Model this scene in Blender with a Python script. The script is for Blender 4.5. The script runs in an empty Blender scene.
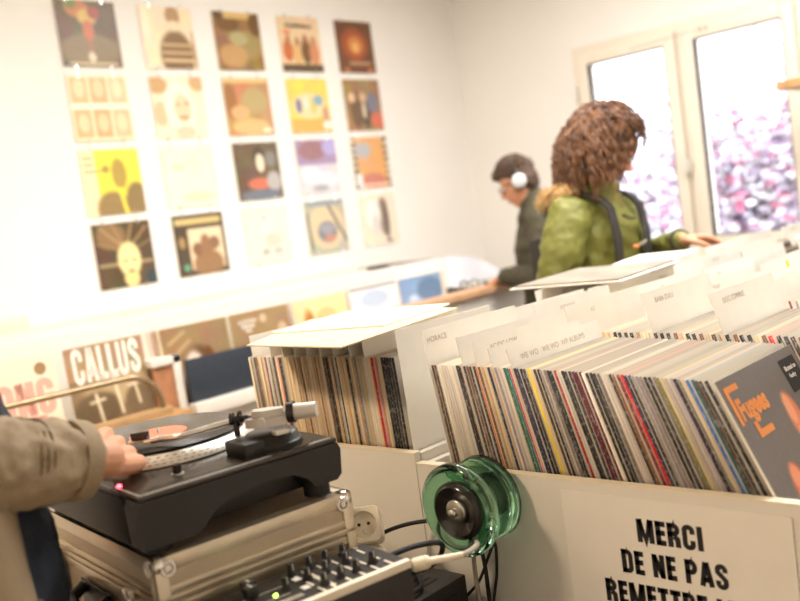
import bpy, bmesh, math, random
import numpy as np
from mathutils import Vector, Matrix, noise
random.seed(7)
H = 1.4                      # camera height; heights below are written as H + offset
S = bpy.context.scene
COL = S.collection
def s2l(c):
    return tuple((x/12.92 if x <= .04045 else ((x+.055)/1.055)**2.4) for x in c)
def rgb(r, g, b): return s2l((r/255, g/255, b/255))

# ------------------------------------------------------------------ materials
def nmat(name):
    m = bpy.data.materials.new(name); m.use_nodes = True
    return m, m.node_tree.nodes, m.node_tree.links, m.node_tree.nodes['Principled BSDF']
def mat(name, col, rough=.5, metal=0., var=.06, scale=30., bump=0., emit=None, estr=0., trans=0., coat=0., ior=None, spec=None):
    m, N, L, P = nmat(name)
    P.inputs['Roughness'].default_value = rough; P.inputs['Metallic'].default_value = metal
    if trans: P.inputs['Transmission Weight'].default_value = trans
    if coat: P.inputs['Coat Weight'].default_value = coat
    if ior: P.inputs['IOR'].default_value = ior
    if spec is not None: P.inputs['Specular IOR Level'].default_value = spec
    if emit:
        P.inputs['Emission Color'].default_value = (*emit, 1); P.inputs['Emission Strength'].default_value = estr
    tc = N.new('ShaderNodeTexCoord'); nz = N.new('ShaderNodeTexNoise')
    nz.inputs['Scale'].default_value = scale; nz.inputs['Detail'].default_value = 4
    L.new(tc.outputs['Object'], nz.inputs['Vector'])
    cr = N.new('ShaderNodeValToRGB')
    cr.color_ramp.elements[0].position = .3; cr.color_ramp.elements[1].position = .7
    cr.color_ramp.elements[0].color = (*[c*(1-var) for c in col], 1)
    cr.color_ramp.elements[1].color = (*[min(1, c*(1+var)) for c in col], 1)
    L.new(nz.outputs['Fac'], cr.inputs['Fac']); L.new(cr.outputs['Color'], P.inputs['Base Color'])
    if bump:
        b = N.new('ShaderNodeBump'); b.inputs['Strength'].default_value = bump; b.inputs['Distance'].default_value = .002
        L.new(nz.outputs['Fac'], b.inputs['Height']); L.new(b.outputs['Normal'], P.inputs['Normal'])
    return m
WALL = mat('warm_white_plaster', (.84, .805, .75), .9, var=.015, scale=3, bump=.05)
WHITE = mat('white_melamine', (.74, .70, .63), .45, var=.02, scale=8)
EDGE = mat('cream_edge_band', (.78, .70, .55), .5, var=.04, scale=60)
CARD = mat('white_card', (.86, .82, .74), .7, var=.02, scale=20)
PAPER = mat('white_paper', (.80, .76, .69), .6, var=.02, scale=14)
INKM = mat('black_ink', (.012, .012, .014), .6, var=.0)
PENCIL = mat('grey_pen', (.36, .31, .25), .7, var=.1)
FLOORM = mat('grey_brown_floor', (.23, .17, .12), .5, var=.15, scale=6)
CEIL = mat('white_ceiling', (.8, .78, .74), .9, var=.01)
FRAMEM = mat('white_pvc_frame', (.80, .72, .60), .35, var=.01)
OAK = mat('oak_wood', (.45, .25, .10), .5, var=.22, scale=18)
WOODR = mat('reddish_wood', (.42, .19, .09), .5, var=.2, scale=18)
BLACKP = mat('black_plastic', (.012, .010, .008), .45, var=.15, scale=120, bump=.2)
BLACKG = mat('black_gloss', (.02, .017, .014), .16, var=.05)
DECKM = mat('dark_deck_top', (.036, .027, .018), .25, var=.1, scale=90)
RUBBER = mat('black_rubber', (.012, .012, .012), .7)
CHROME = mat('chrome', (.85, .82, .77), .22, .9, var=.02)
STEEL = mat('brushed_steel', (.62, .60, .55), .3, 1, var=.08, scale=80)
ALU = mat('aluminium', (.66, .57, .43), .34, .8, var=.05, scale=40)
SILV = mat('silver_platter', (.80, .76, .68), .40, .45, var=.04)
SILVP = mat('silver_plastic', (.66, .62, .56), .35, .3, var=.05)
IVORY = mat('ivory_plastic', (.78, .70, .55), .4, var=.03)
NAVY = mat('dark_navy_board', (.022, .03, .045), .6, var=.1)
TUBE = mat('brass_tone_tube', (.36, .27, .16), .3, .75, var=.08)
PINKL = mat('salmon_paper_label', (.66, .17, .10), .5, var=.06)
SKIN = mat('skin', (.62, .30, .17), .55, var=.08, scale=25, bump=.1)
SKIN2 = mat('warm_brown_skin', (.42, .19, .10), .55, var=.08, scale=25)
LIP = mat('lips', (.40, .12, .08), .5)
EYEW = mat('eye_white', (.75, .72, .68), .3)
EYED = mat('eye_dark', (.03, .02, .015), .2)
KHAKI = mat('khaki_twill', (.33, .25, .155), .85, var=.10, scale=260, bump=.5)
KHAKI2 = mat('khaki_stitching', (.21, .16, .105), .9, var=.2, scale=300)
NAVYC = mat('navy_knit', (.012, .018, .03), .9, var=.3, scale=200, bump=.5)
GREENC = mat('olive_green_nylon', (.165, .165, .028), .6, var=.12, scale=14, bump=.3)
OLIVED = mat('dark_olive_cloth', (.06, .052, .028), .85, var=.15, scale=40, bump=.4)
DARKC = mat('dark_cloth', (.035, .03, .026), .8, var=.2, scale=60)
DENIM = mat('dark_denim', (.03, .04, .07), .85, var=.15, scale=160)
SHOE = mat('brown_leather', (.06, .035, .02), .5)
FUR = mat('tan_fur', (.62, .42, .20), .95, var=.25, scale=40)
HAIRM = mat('curly_brown_hair', (.12, .048, .016), .6, var=.5, scale=22)
HAIRD = mat('short_brown_hair', (.09, .05, .03), .6, var=.3, scale=60)
ORANGE = mat('orange_print', (.85, .30, .08), .6, var=.03)
YELDOT = mat('yellow_sticker', (.85, .66, .05), .6, var=.02)
LEAF1 = mat('pale_leaf', (.60, .60, .62), .7, var=.2, scale=5)
LEAF2 = mat('pink_leaf', (.62, .16, .26), .7, var=.2, scale=5)
LEAF3 = mat('mauve_leaf', (.38, .32, .42), .7, var=.2, scale=5)
BARK = mat('grey_bark', (.20, .15, .14), .9, var=.3)
SNOW = mat('pale_ground', (.75, .76, .8), .9)
HANDW = mat('faded_pen', (.46, .40, .33), .7, var=.1)
REDLED = mat('red_led', (.8, .05, .05), .3, emit=(1, .05, .08), estr=12)
GRNLED = mat('green_led', (.2, .7, .05), .3, emit=(.5, 1, .08), estr=9)
GLASS = mat('window_glass', (1, 1, 1), .0, var=0, trans=1, ior=1.02)
GREENG = mat('green_glass', (.36, .72, .50), .04, var=.03, scale=10, trans=1, ior=1.45)
CREAMT = mat('cream_letters', (.85, .80, .70), .6, var=.01)
PINKT = mat('pale_pink_letters', (.80, .42, .33), .6, var=.03)

def record_mats():
    # spine: the object's own colour with printed specks; edge: paper edges tinted by the sleeve colour
    m, N, L, P = nmat('printed_spine'); P.inputs['Roughness'].default_value = .38
    oi = N.new('ShaderNodeObjectInfo'); tc = N.new('ShaderNodeTexCoord'); mp = N.new('ShaderNodeMapping')
    mp.inputs['Scale'].default_value = (220, 60, 150); L.new(tc.outputs['Object'], mp.inputs['Vector'])
    ad = N.new('ShaderNodeVectorMath'); ad.operation = 'ADD'; L.new(mp.outputs['Vector'], ad.inputs[0])
    mu = N.new('ShaderNodeMath'); mu.operation = 'MULTIPLY'; mu.inputs[1].default_value = 90; L.new(oi.outputs['Random'], mu.inputs[0])
    L.new(mu.outputs[0], ad.inputs[1])
    nz = N.new('ShaderNodeTexNoise'); nz.inputs['Scale'].default_value = 1.; nz.inputs['Detail'].default_value = 2; L.new(ad.outputs[0], nz.inputs['Vector'])
    cr = N.new('ShaderNodeValToRGB'); cr.color_ramp.elements[0].position = .56; cr.color_ramp.elements[1].position = .62
    L.new(nz.outputs['Fac'], cr.inputs['Fac'])
    hs = N.new('ShaderNodeInvert'); L.new(oi.outputs['Color'], hs.inputs['Color'])
    mx = N.new('ShaderNodeMix'); mx.data_type = 'RGBA'; L.new(oi.outputs['Color'], mx.inputs[6]); L.new(hs.outputs['Color'], mx.inputs[7])
    mf = N.new('ShaderNodeMath'); mf.operation = 'MULTIPLY'; mf.inputs[1].default_value = .16; L.new(cr.outputs['Color'], mf.inputs[0])
    L.new(mf.outputs[0], mx.inputs[0]); L.new(mx.outputs[2], P.inputs['Base Color'])
    e, N, L, P = nmat('paper_edge'); P.inputs['Roughness'].default_value = .95; P.inputs['Specular IOR Level'].default_value = .1
    oi = N.new('ShaderNodeObjectInfo'); mx = N.new('ShaderNodeMix'); mx.data_type = 'RGBA'; mx.inputs[0].default_value = .66
    mx.inputs[7].default_value = (.82, .76, .65, 1); L.new(oi.outputs['Color'], mx.inputs[6]); L.new(mx.outputs[2], P.inputs['Base Color'])
    c, N, L, P = nmat('printed_cover'); P.inputs['Roughness'].default_value = .35
    at = N.new('ShaderNodeAttribute'); at.attribute_name = 'print'; L.new(at.outputs['Color'], P.inputs['Base Color'])
    return m, e, c
SPINE, PEDGE, PRINT = record_mats()

# ------------------------------------------------------------------ mesh helpers
class MB:
    def __init__(s): s.v = []; s.f = []; s.m = []; s.sm = []
    def add(s, V, F, mi=0, smooth=False, M=None):
        b = len(s.v)
        for p in V: s.v.append(tuple(M @ Vector(p)) if M is not None else tuple(p))
        for f in F: s.f.append([i+b for i in f]); s.m.append(mi); s.sm.append(smooth)
        return s
    def box(s, a, b, mi=0, M=None, bev=0.):
        (x0, y0, z0), (x1, y1, z1) = a, b
        if bev:
            bm = bmesh.new(); bmesh.ops.create_cube(bm, size=1)
            for v in bm.verts: v.co = Vector(((x0+x1)/2+v.co.x*(x1-x0), (y0+y1)/2+v.co.y*(y1-y0), (z0+z1)/2+v.co.z*(z1-z0)))
            bmesh.ops.bevel(bm, geom=bm.edges[:], offset=bev, segments=2, profile=.6, affect='EDGES', clamp_overlap=True)
            bm.verts.index_update(); V = [v.co[:] for v in bm.verts]; F = [[v.index for v in f.verts] for f in bm.faces]; bm.free()
            return s.add(V, F, mi, False, M)
        V = [(x0,y0,z0),(x1,y0,z0),(x1,y1,z0),(x0,y1,z0),(x0,y0,z1),(x1,y0,z1),(x1,y1,z1),(x0,y1,z1)]
        return s.add(V, [(0,3,2,1),(4,5,6,7),(0,1,5,4),(1,2,6,5),(2,3,7,6),(3,0,4,7)], mi, False, M)
    def prism(s, poly, z0, z1, mi=0, M=None):      # poly in xy
        n = len(poly); V = [(x, y, z0) for x, y in poly]+[(x, y, z1) for x, y in poly]
        F = [list(range(n))[::-1], list(range(n, 2*n))]+[(i, (i+1) % n, n+(i+1) % n, n+i) for i in range(n)]
        return s.add(V, F, mi, False, M)
    def lathe(s, prof, n=48, mi=0, M=None, cap=True, smooth=True):   # prof: (r, h) along local z
        V = []; F = []
        for r, h in prof:
            for k in range(n): a = 2*math.pi*k/n; V.append((r*math.cos(a), r*math.sin(a), h))
        for i in range(len(prof)-1):
            for k in range(n): F.append((i*n+k, i*n+(k+1) % n, (i+1)*n+(k+1) % n, (i+1)*n+k))
        if cap: F.append(list(range(n))[::-1]); F.append([(len(prof)-1)*n+k for k in range(n)])
        return s.add(V, F, mi, smooth, M)
    def cyl(s, a, b, r, n=20, mi=0, r2=None):
        a = Vector(a); b = Vector(b); d = b-a; M = Matrix.Translation(a) @ d.to_track_quat('Z', 'Y').to_matrix().to_4x4()
        return s.lathe([(r, 0), (r if r2 is None else r2, d.length)], n, mi, M)
    def tube(s, pts, r, n=8, mi=0, radii=None, flat=1., up=None):
        pts = [Vector(p) for p in pts]; V = []; F = []; up = Vector(up) if up else None
        prev = None
        for i, p in enumerate(pts):
            t = (pts[min(i+1, len(pts)-1)]-pts[max(i-1, 0)]).normalized()
            if up: u = (up-t*up.dot(t)).normalized()
            elif prev is None:
                u = t.orthogonal().normalized()
            else: u = (prev-t*prev.dot(t)).normalized()
            prev = u; w = t.cross(u); rr = radii[i] if radii else r
            for k in range(n):
                a = 2*math.pi*k/n; V.append(p+u*math.cos(a)*rr*flat+w*math.sin(a)*rr)
        for i in range(len(pts)-1):
            for k in range(n): F.append((i*n+k, i*n+(k+1) % n, (i+1)*n+(k+1) % n, (i+1)*n+k))
        F.append(list(range(n))[::-1]); F.append([(len(pts)-1)*n+k for k in range(n)])
        return s.add(V, F, mi, True)
    def ball(s, c, r, mi=0, n=16, M=None):
        V = []; F = []; rx, ry, rz = r if hasattr(r, '__len__') else (r, r, r); m = n//2
        for i in range(1, m):
            t = math.pi*i/m
            for k in range(n):
                a = 2*math.pi*k/n; V.append((c[0]+rx*math.sin(t)*math.cos(a), c[1]+ry*math.sin(t)*math.sin(a), c[2]+rz*math.cos(t)))
        for i in range(m-2):
            for k in range(n): F.append((i*n+k, (i+1)*n+k, (i+1)*n+(k+1) % n, i*n+(k+1) % n))
        V += [(c[0], c[1], c[2]+rz), (c[0], c[1], c[2]-rz)]; a = len(V)-2
        for k in range(n): F.append((a, k, (k+1) % n)); F.append((a+1, (m-2)*n+(k+1) % n, (m-2)*n+k))
        return s.add(V, F, mi, True, M)
    def mesh(s, name, mats):
        me = bpy.data.meshes.new(name); me.from_pydata(s.v, [], s.f); me.update()
        me.polygons.foreach_set('material_index', s.m); me.polygons.foreach_set('use_smooth', s.sm)
        me.set_sharp_from_angle(angle=math.radians(50))
        for m in (mats if isinstance(mats, (list, tuple)) else [mats]): me.materials.append(m)
        return me
    def build(s, name, mats, parent=None):
        return link(name, s.mesh(name, mats), parent)
def link(name, me, parent=None, M=None):
    o = bpy.data.objects.new(name, me); COL.objects.link(o)
    if parent: o.parent = parent
    if M is not None: o.matrix_local = M
    return o
def tag(o, label=None, cat=None, group=None, kind=None):
    if label: o['label'] = label
    if cat: o['category'] = cat
    if group: o['group'] = group
    if kind: o['kind'] = kind
    return o
def thing(name, label, cat, loc=(0, 0, 0), rz=0., group=None):
    o = bpy.data.objects.new(name, None); COL.objects.link(o); o.location = loc; o.rotation_euler = (0, 0, rz)
    o.empty_display_size = .1
    return tag(o, label, cat, group)
def struct(name, mb, m): return tag(mb.build(name, m), kind='structure')
def text_geo(txt, size, xs=1., bold=0., sp=1., extr=0.):
    cu = bpy.data.curves.new('t', 'FONT'); cu.body = txt; cu.size = size; cu.offset = bold; cu.space_character = sp
    cu.extrude = extr; cu.resolution_u = 4
    cu.align_x = 'CENTER'; cu.align_y = 'CENTER'
    o = bpy.data.objects.new('t', cu); COL.objects.link(o)
    bpy.context.view_layer.update()
    dg = bpy.context.evaluated_depsgraph_get(); me = o.evaluated_get(dg).to_mesh()
    V = [(v.co.x*xs, v.co.y, v.co.z) for v in me.vertices]; F = [list(p.vertices) for p in me.polygons]
    o.evaluated_get(dg).to_mesh_clear(); bpy.data.objects.remove(o); bpy.data.curves.remove(cu)
    return V, F
def ribbon(pts, w):
    n = len(pts); V = []; F = []
    P_ = [Vector(p).to_2d() for p in pts]
    for i in range(n):
        a = (P_[i]-P_[i-1]).normalized() if i else None; b = (P_[i+1]-P_[i]).normalized() if i < n-1 else None
        a = a or b; b = b or a; t = (a+b).normalized(); nn = Vector((-t.y, t.x)); k = w/2/max(.4, nn.dot(Vector((-a.y, a.x))))
        V += [(*(P_[i]+nn*k), 0), (*(P_[i]-nn*k), 0)]
    for i in range(n-1): F.append((2*i, 2*i+1, 2*i+3, 2*i+2))
    return V, F
def arc_(cx, cy, rx, ry, a0, a1, n=10): return [(cx+rx*math.cos(math.radians(a0+(a1-a0)*i/n)), cy+ry*math.sin(math.radians(a0+(a1-a0)*i/n))) for i in range(n+1)]
def heavy_text(txt, height, xs=1., gap=.075, sw=.225):
    '''condensed heavy capitals built from wide strokes, centred on the origin'''
    q = sw/2; x = 0; V = []; F = []
    for ch in txt:
        W_ = {'M': .74, ' ': .24, 'I': sw, 'E': .43, 'L': .41, 'T': .47, 'N': .56, 'A': .58}.get(ch, .54); r = W_-q; c = W_/2; rr = c-q
        G = {'M': [[(q, 0), (q, 1)], [(r, 0), (r, 1)], [(q+.02, 1), (c, .08), (r-.02, 1)]], 'E': [[(q, 0), (q, 1)], [(0, 1-q*.9), (W_, 1-q*.9)], [(0, .52), (W_*.93, .52)], [(0, q*.9), (W_, q*.9)]],
             'R': [[(q, 0), (q, 1)], [(0, 1-q*.8), (c, 1-q*.8)]+arc_(c, .74, rr, .26-q*.8, 90, -90)+[(0, .48+q*.4)], [(c, .46), (r-.01, .34), (r, 0)]], 'C': [[(r, .64)]+arc_(c, .78, rr, .22-q*.7, 0, 180)+arc_(c, .22, rr, .22-q*.7, 180, 360)+[(r, .38)]],
             'I': [[(q, 0), (q, 1)]], 'D': [[(q, 0), (q, 1)], [(0, 1-q*.8), (c, 1-q*.8)]+arc_(c, .75, rr, .25-q*.8, 90, 0)+arc_(c, .25, rr, .25-q*.8, 0, -90)+[(0, q*.8)]], 'N': [[(q, 0), (q, 1)], [(r, 0), (r, 1)], [(q, .97), (r, .03)]],
             'P': [[(q, 0), (q, 1)], [(0, 1-q*.8), (c, 1-q*.8)]+arc_(c, .70, rr, .30-q*.8, 90, -90)+[(0, .40+q*.8)]], 'A': [[(q*.8, 0), (c-.02, 1)], [(W_-q*.8, 0), (c+.02, 1)], [(.14, .27), (W_-.14, .27)]], 'T': [[(c, 0), (c, 1)], [(0, 1-q*.9), (W_, 1-q*.9)]],
             'S': [[(r, .68)]+arc_(c, .77, rr, .23-q*.7, 0, 180)+[(q, .68), (c, .53), (r, .36)]+arc_(c, .23, rr, .23-q*.7, 0, -180)+[(q, .34)]], 'L': [[(q, 0), (q, 1)], [(0, q*.9), (W_, q*.9)]], 'U': [[(q, 1), (q, .24)]+arc_(c, .24, rr, .24-q*.7, 180, 360)+[(r, 1)]], 'V': [[(q*.8, 1), (c, 0), (W_-q*.8, 1)]],
             'O': [arc_(c, .76, rr, .24-q*.7, 0, 180)+arc_(c, .24, rr, .24-q*.7, 180, 360)+[(r, .76)]], 'G': [[(r, .68)]+arc_(c, .78, rr, .22-q*.7, 0, 180)+arc_(c, .22, rr, .22-q*.7, 180, 360)+[(r, .45), (c, .45)]], 'H': [[(q, 0), (q, 1)], [(r, 0), (r, 1)], [(0, .5), (W_, .5)]], ' ': []}[ch]
        for k, st in enumerate(G):
            v, f = ribbon(st, sw if len(st) < 4 else sw*.92); b = len(V); V += [((a_+x), b_, .002*k*0) for a_, b_, _ in v]; F += [[i+b for i in ff] for ff in f]
        x += W_+gap
    tw = x-gap
    return [((a_-tw/2)*height*xs, (b_-.5)*height, c_) for a_, b_, c_ in V], F
def frameM(o, x, y):     # matrix with origin o, local x axis -> x, local y axis -> y
    x = Vector(x).normalized(); y = Vector(y); z = x.cross(y).normalized(); y = z.cross(x)
    return Matrix(((x.x, y.x, z.x, o[0]), (x.y, y.y, z.y, o[1]), (x.z, y.z, z.z, o[2]), (0, 0, 0, 1)))

# ------------------------------------------------------------------ printed pictures (flat sleeve colours, haze mixed in on the wall covers)
def art(bg, shapes, n=40, seed=0, grain=.05, blot=0.):
    rs = np.random.RandomState(seed)
    v, u = np.mgrid[0:n+1, 0:n+1]/n
    im = np.ones((n+1, n+1, 3))*np.array(bg)/255.
    if blot:
        g = rs.rand(7, 7, 3)-.5; k = (n+1)
        xi = np.clip(u*6, 0, 5.999); yi = np.clip(v*6, 0, 5.999); x0 = xi.astype(int); y0 = yi.astype(int); fx = (xi-x0)[..., None]; fy = (yi-y0)[..., None]
        fx = fx*fx*(3-2*fx); fy = fy*fy*(3-2*fy)
        gg = g[y0, x0]*(1-fx)*(1-fy)+g[y0, x0+1]*fx*(1-fy)+g[y0+1, x0]*(1-fx)*fy+g[y0+1, x0+1]*fx*fy
        im += gg*blot
    for sh in shapes:
        k = sh[0]
        if k == 'e':
            _, cx, cy, rx, ry, c = sh[:6]; d = np.sqrt(((u-cx)/rx)**2+((v-cy)/ry)**2); a = np.clip((1.12-d)/.24, 0, 1)
        elif k == 'r':
            _, x0, y0, x1, y1, c = sh[:6]; a = ((u >= x0) & (u <= x1) & (v >= y0) & (v <= y1)).astype(float)
        elif k == 'b':      # bar from point to point
            _, xa, ya, xb, yb, w, c = sh[:7]; dx, dy = xb-xa, yb-ya; t = np.clip(((u-xa)*dx+(v-ya)*dy)/(dx*dx+dy*dy), 0, 1)
            a = np.clip((w-np.hypot(u-xa-t*dx, v-ya-t*dy))/.02+.5, 0, 1)
        im = im*(1-a[..., None])+np.array(c)/255.*a[..., None]
    im += (rs.rand(n+1, n+1, 1)-.5)*grain
    im = np.clip(im, 0, 1)
    return np.where(im <= .04045, im/12.92, ((im+.055)/1.055)**2.4)
def printed_sleeve(name, im, parent=None, w=.315, h=.315, t=.005):
    """sleeve in local frame: x 0..w right, z 0..h up, front face towards -y, back at y=t"""
    n = im.shape[0]-1; V = []; F = []
    for j in range(n+1):
        for i in range(n+1): V.append((w*i/n, 0, h*(1-j/n)))
    for j in range(n):
        for i in range(n):
            a = j*(n+1)+i; F.append((a, a+n+1, a+n+2, a+1))
    mb = MB(); mb.add(V, F, 0)
    mb.add([(0,0,0),(w,0,0),(w,t,0),(0,t,0),(0,0,h),(w,0,h),(w,t,h),(0,t,h)], [(0,3,2,1),(4,5,6,7),(1,2,6,5),(2,3,7,6),(3,0,4,7)], 1)
    me = mb.mesh(name, [PRINT, CARD])
    at = me.color_attributes.new('print', 'FLOAT_COLOR', 'POINT')
    c = np.ones((len(me.vertices), 4)); c[:(n+1)**2, :3] = im.reshape(-1, 3); at.data.foreach_set('color', c.ravel())
    return link(name, me, parent)

# ------------------------------------------------------------------ camera
cd = bpy.data.cameras.new('camera'); cam = bpy.data.objects.new('camera', cd); COL.objects.link(cam); S.camera = cam
f_, yaw, pit, rol = 936.4, .76322, .088326, -.138701
Fv = Vector((-math.sin(yaw)*math.cos(pit), math.cos(yaw)*math.cos(pit), -math.sin(pit)))
R0 = Vector((math.cos(yaw), math.sin(yaw), 0)); U0 = R0.cross(Fv)
Rv = R0*math.cos(rol)+U0*math.sin(rol); Uv = -R0*math.sin(rol)+U0*math.cos(rol)
cam.matrix_world = Matrix(((Rv.x, Uv.x, -Fv.x, 0), (Rv.y, Uv.y, -Fv.y, 0), (Rv.z, Uv.z, -Fv.z, H), (0, 0, 0, 1)))
cd.sensor_fit = 'HORIZONTAL'; cd.sensor_width = 36; cd.lens = 36*f_/800; cd.clip_start = .05
cd.dof.use_dof = True; cd.dof.focus_distance = 1.85; cd.dof.aperture_fstop = 2.4

# ------------------------------------------------------------------ room
WX = -4.116; WY = 5.2; RX = 1.6; BY = -1.6; CZ = 3.05
struct('floor', MB().box((WX-.1, BY-.1, -.05), (RX+.1, WY+.1, 0)), FLOORM)
struct('ceiling', MB().box((WX-.1, BY-.1, CZ), (RX+.1, WY+.1, CZ+.05)), CEIL)
struct('wall_left', MB().box((WX-.1, BY-.1, 0), (WX, WY+.1, CZ)), WALL)
struct('wall_right', MB().box((RX, BY-.1, 0), (RX+.1, WY+.1, CZ)), WALL)
struct('wall_front', MB().box((WX, BY-.1, 0), (RX, BY, CZ)), WALL)
wx0, wx1, wz0, wz1 = -3.19, -1.78, H-.46, H+.885
w = MB(); w.box((WX, WY, 0), (wx0, WY+.2, CZ)); w.box((wx1, WY, 0), (RX, WY+.2, CZ)); w.box((wx0, WY, 0), (wx1, WY+.2, wz0)); w.box((wx0, WY, wz1), (wx1, WY+.2, CZ))
struct('wall_back', w, WALL)
struct('baseboard_left', MB().box((WX, BY, 0), (WX+.015, WY, .08)), WHITE)
win = tag(thing('window_1', None, None, (0, 0, 0)), kind='structure')
fr = MB()
def rect_frame(mb, x0, x1, z0, z1, w, y0, y1, wb=None):
    wb = wb or w
    mb.box((x0, y0, z0), (x0+w, y1, z1), bev=.006); mb.box((x1-w, y0, z0), (x1, y1, z1), bev=.006)
    mb.box((x0+w, y0, z0), (x1-w, y1, z0+wb), bev=.006); mb.box((x0+w, y0, z1-w), (x1-w, y1, z1), bev=.006)
rect_frame(fr, wx0, wx1, wz0, wz1, .055, WY-.02, WY+.06)
fr.box((-2.495, WY-.02, wz0+.05), (-2.455, WY+.06, wz1-.05), bev=.004)
fr.build('window_frame', FRAMEM, win)
panes = [(-3.068, -2.572), (-2.383, -1.895)]
for k, (a, b) in enumerate(panes):
    zt = H+(.725 if k == 0 else .765)
    sx0, sx1 = (a-.075, b+.07) if k == 0 else (a-.07, b+.07)
    sb = MB(); rect_frame(sb, sx0, sx1, H-.425, H+.83, .07, WY-.05, WY+.04)
    sash = sb.build('window_sash', FRAMEM, win)
    MB().box((sx0+.06, WY-.005, H-.365), (sx1-.06, WY+.001, H+.77)).build('pane', GLASS, sash)
    gk = MB(); rect_frame(gk, sx0+.066, sx1-.066, H-.359, H+.764, .006, WY-.052, WY-.002)
    gk.build('gasket', DARKC, sash)
    if k == 1:
        hb = MB(); hb.box((-2.505, WY-.062, H+.02), (-2.475, WY-.05, H+.10), bev=.004); hb.box((-2.50, WY-.095, H+.015), (-2.482, WY-.08, H+.16), bev=.006); hb.cyl((-2.491, WY-.055, H+.06), (-2.491, WY-.09, H+.06), .008)
        hb.build('window_handle', WHITE, win)
hg = MB()
for z in (.60,): hg.cyl((-3.155, WY-.06, H+z-.05), (-3.155, WY-.06, H+z+.05), .008)
hg.build('window_hinge', STEEL, win)
st = MB()
for k in range(15): st.box((-2.77+k*.028, WY-.0515, H+.786+.001*k), (-2.77+k*.028+.012, WY-.0505, H+.798+.001*k), 0)
st.box((-2.345, WY-.0515, H+.795), (-2.325, WY-.0505, H+.817)); st.box((-2.31, WY-.0515, H+.796), (-2.292, WY-.0505, H+.817))
st.build('sticker_strip', PENCIL, win)
# window sill board
struct('trim_1', MB().box((wx0-.04, WY-.10, wz0-.03), (wx1+.04, WY, wz0), bev=.004), FRAMEM)
# shelf on the window wall, right of the window
sh = thing('wall_shelf', 'short light wooden shelf at the right edge beside the window', 'shelf', (-1.72, 4.9, H+.36))
MB().box((-.02, -.3, -.012), (.75, .3, .03), bev=.003).build('shelf_board', OAK, sh)
br = MB()
for x in (.15, .6): br.box((x, .28, -.2), (x+.02, .3, -.012)); br.box((x, -.05, -.03), (x+.02, .28, -.012))
br.build('bracket', STEEL, sh)

# outside the window: ground and shrubs with pale and pink leaves
struct('ground', MB().box((-16, WY+.3, -.06), (8, 26, -.01)), SNOW)
def shrub(x, y, hgt, wid, nl, seed, label, pink):
    rnd = random.Random(seed); t = thing('shrub', label, 'shrub', (x, y, 0), group='leafy shrubs outside the window')
    b = MB(); tips = []
    for k in range(26):
        a = rnd.uniform(0, 6.28); r = rnd.uniform(.2, 1)*wid; top = rnd.uniform(.55, 1)*hgt
        p = [Vector((0, 0, 0)), Vector((r*.35*math.cos(a), r*.35*math.sin(a), top*.35)), Vector((r*.75*math.cos(a+.2), r*.75*math.sin(a+.2), top*.7)), Vector((r*math.cos(a), r*math.sin(a), top))]
        b.tube(p, .02, 5, radii=[.03, .022, .014, .005]); tips.append(p)
    b.build('branches', BARK, t)
    lf = MB()
    for k in range(nl):
        p = rnd.choice(tips); s = rnd.uniform(.25, 1)*2.999; i = int(s); c = p[i].lerp(p[i+1], s-i)+Vector((rnd.gauss(0, .17), rnd.gauss(0, .17), rnd.gauss(0, .17)))
        c.z = max(c.z, .05)
        q = Matrix.Rotation(rnd.uniform(0, 6.28), 3, 'Z') @ Matrix.Rotation(rnd.uniform(0, 3.1), 3, 'X'); L = rnd.uniform(.035, .07)
        V = [c+q @ Vector(v)*L for v in ((-1, 0, 0), (-.2, -.5, .12), (1, 0, 0), (-.2, .5, .12))]
        lf.add(V, [(0, 1, 2, 3)], 0 if rnd.random() > pink+.38 else (1 if rnd.random() < pink/(pink+.38) else 2))
    tag(lf.build('leaves', [LEAF1, LEAF2, LEAF3], t))
shrub(-3.35, 8.1, 2.35, .75, 6500, 1, 'dense shrub with pale and pink leaves behind the right window pane', .17)
shrub(-5.4, 9.4, 2.2, 1.0, 4200, 2, 'pale mauve shrub seen low through the left window pane beside the woman', .06)
shrub(-3.2, 10.9, 3.0, 1.0, 4200, 3, 'pink tipped shrub at the right edge of the right window pane', .28)

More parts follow.
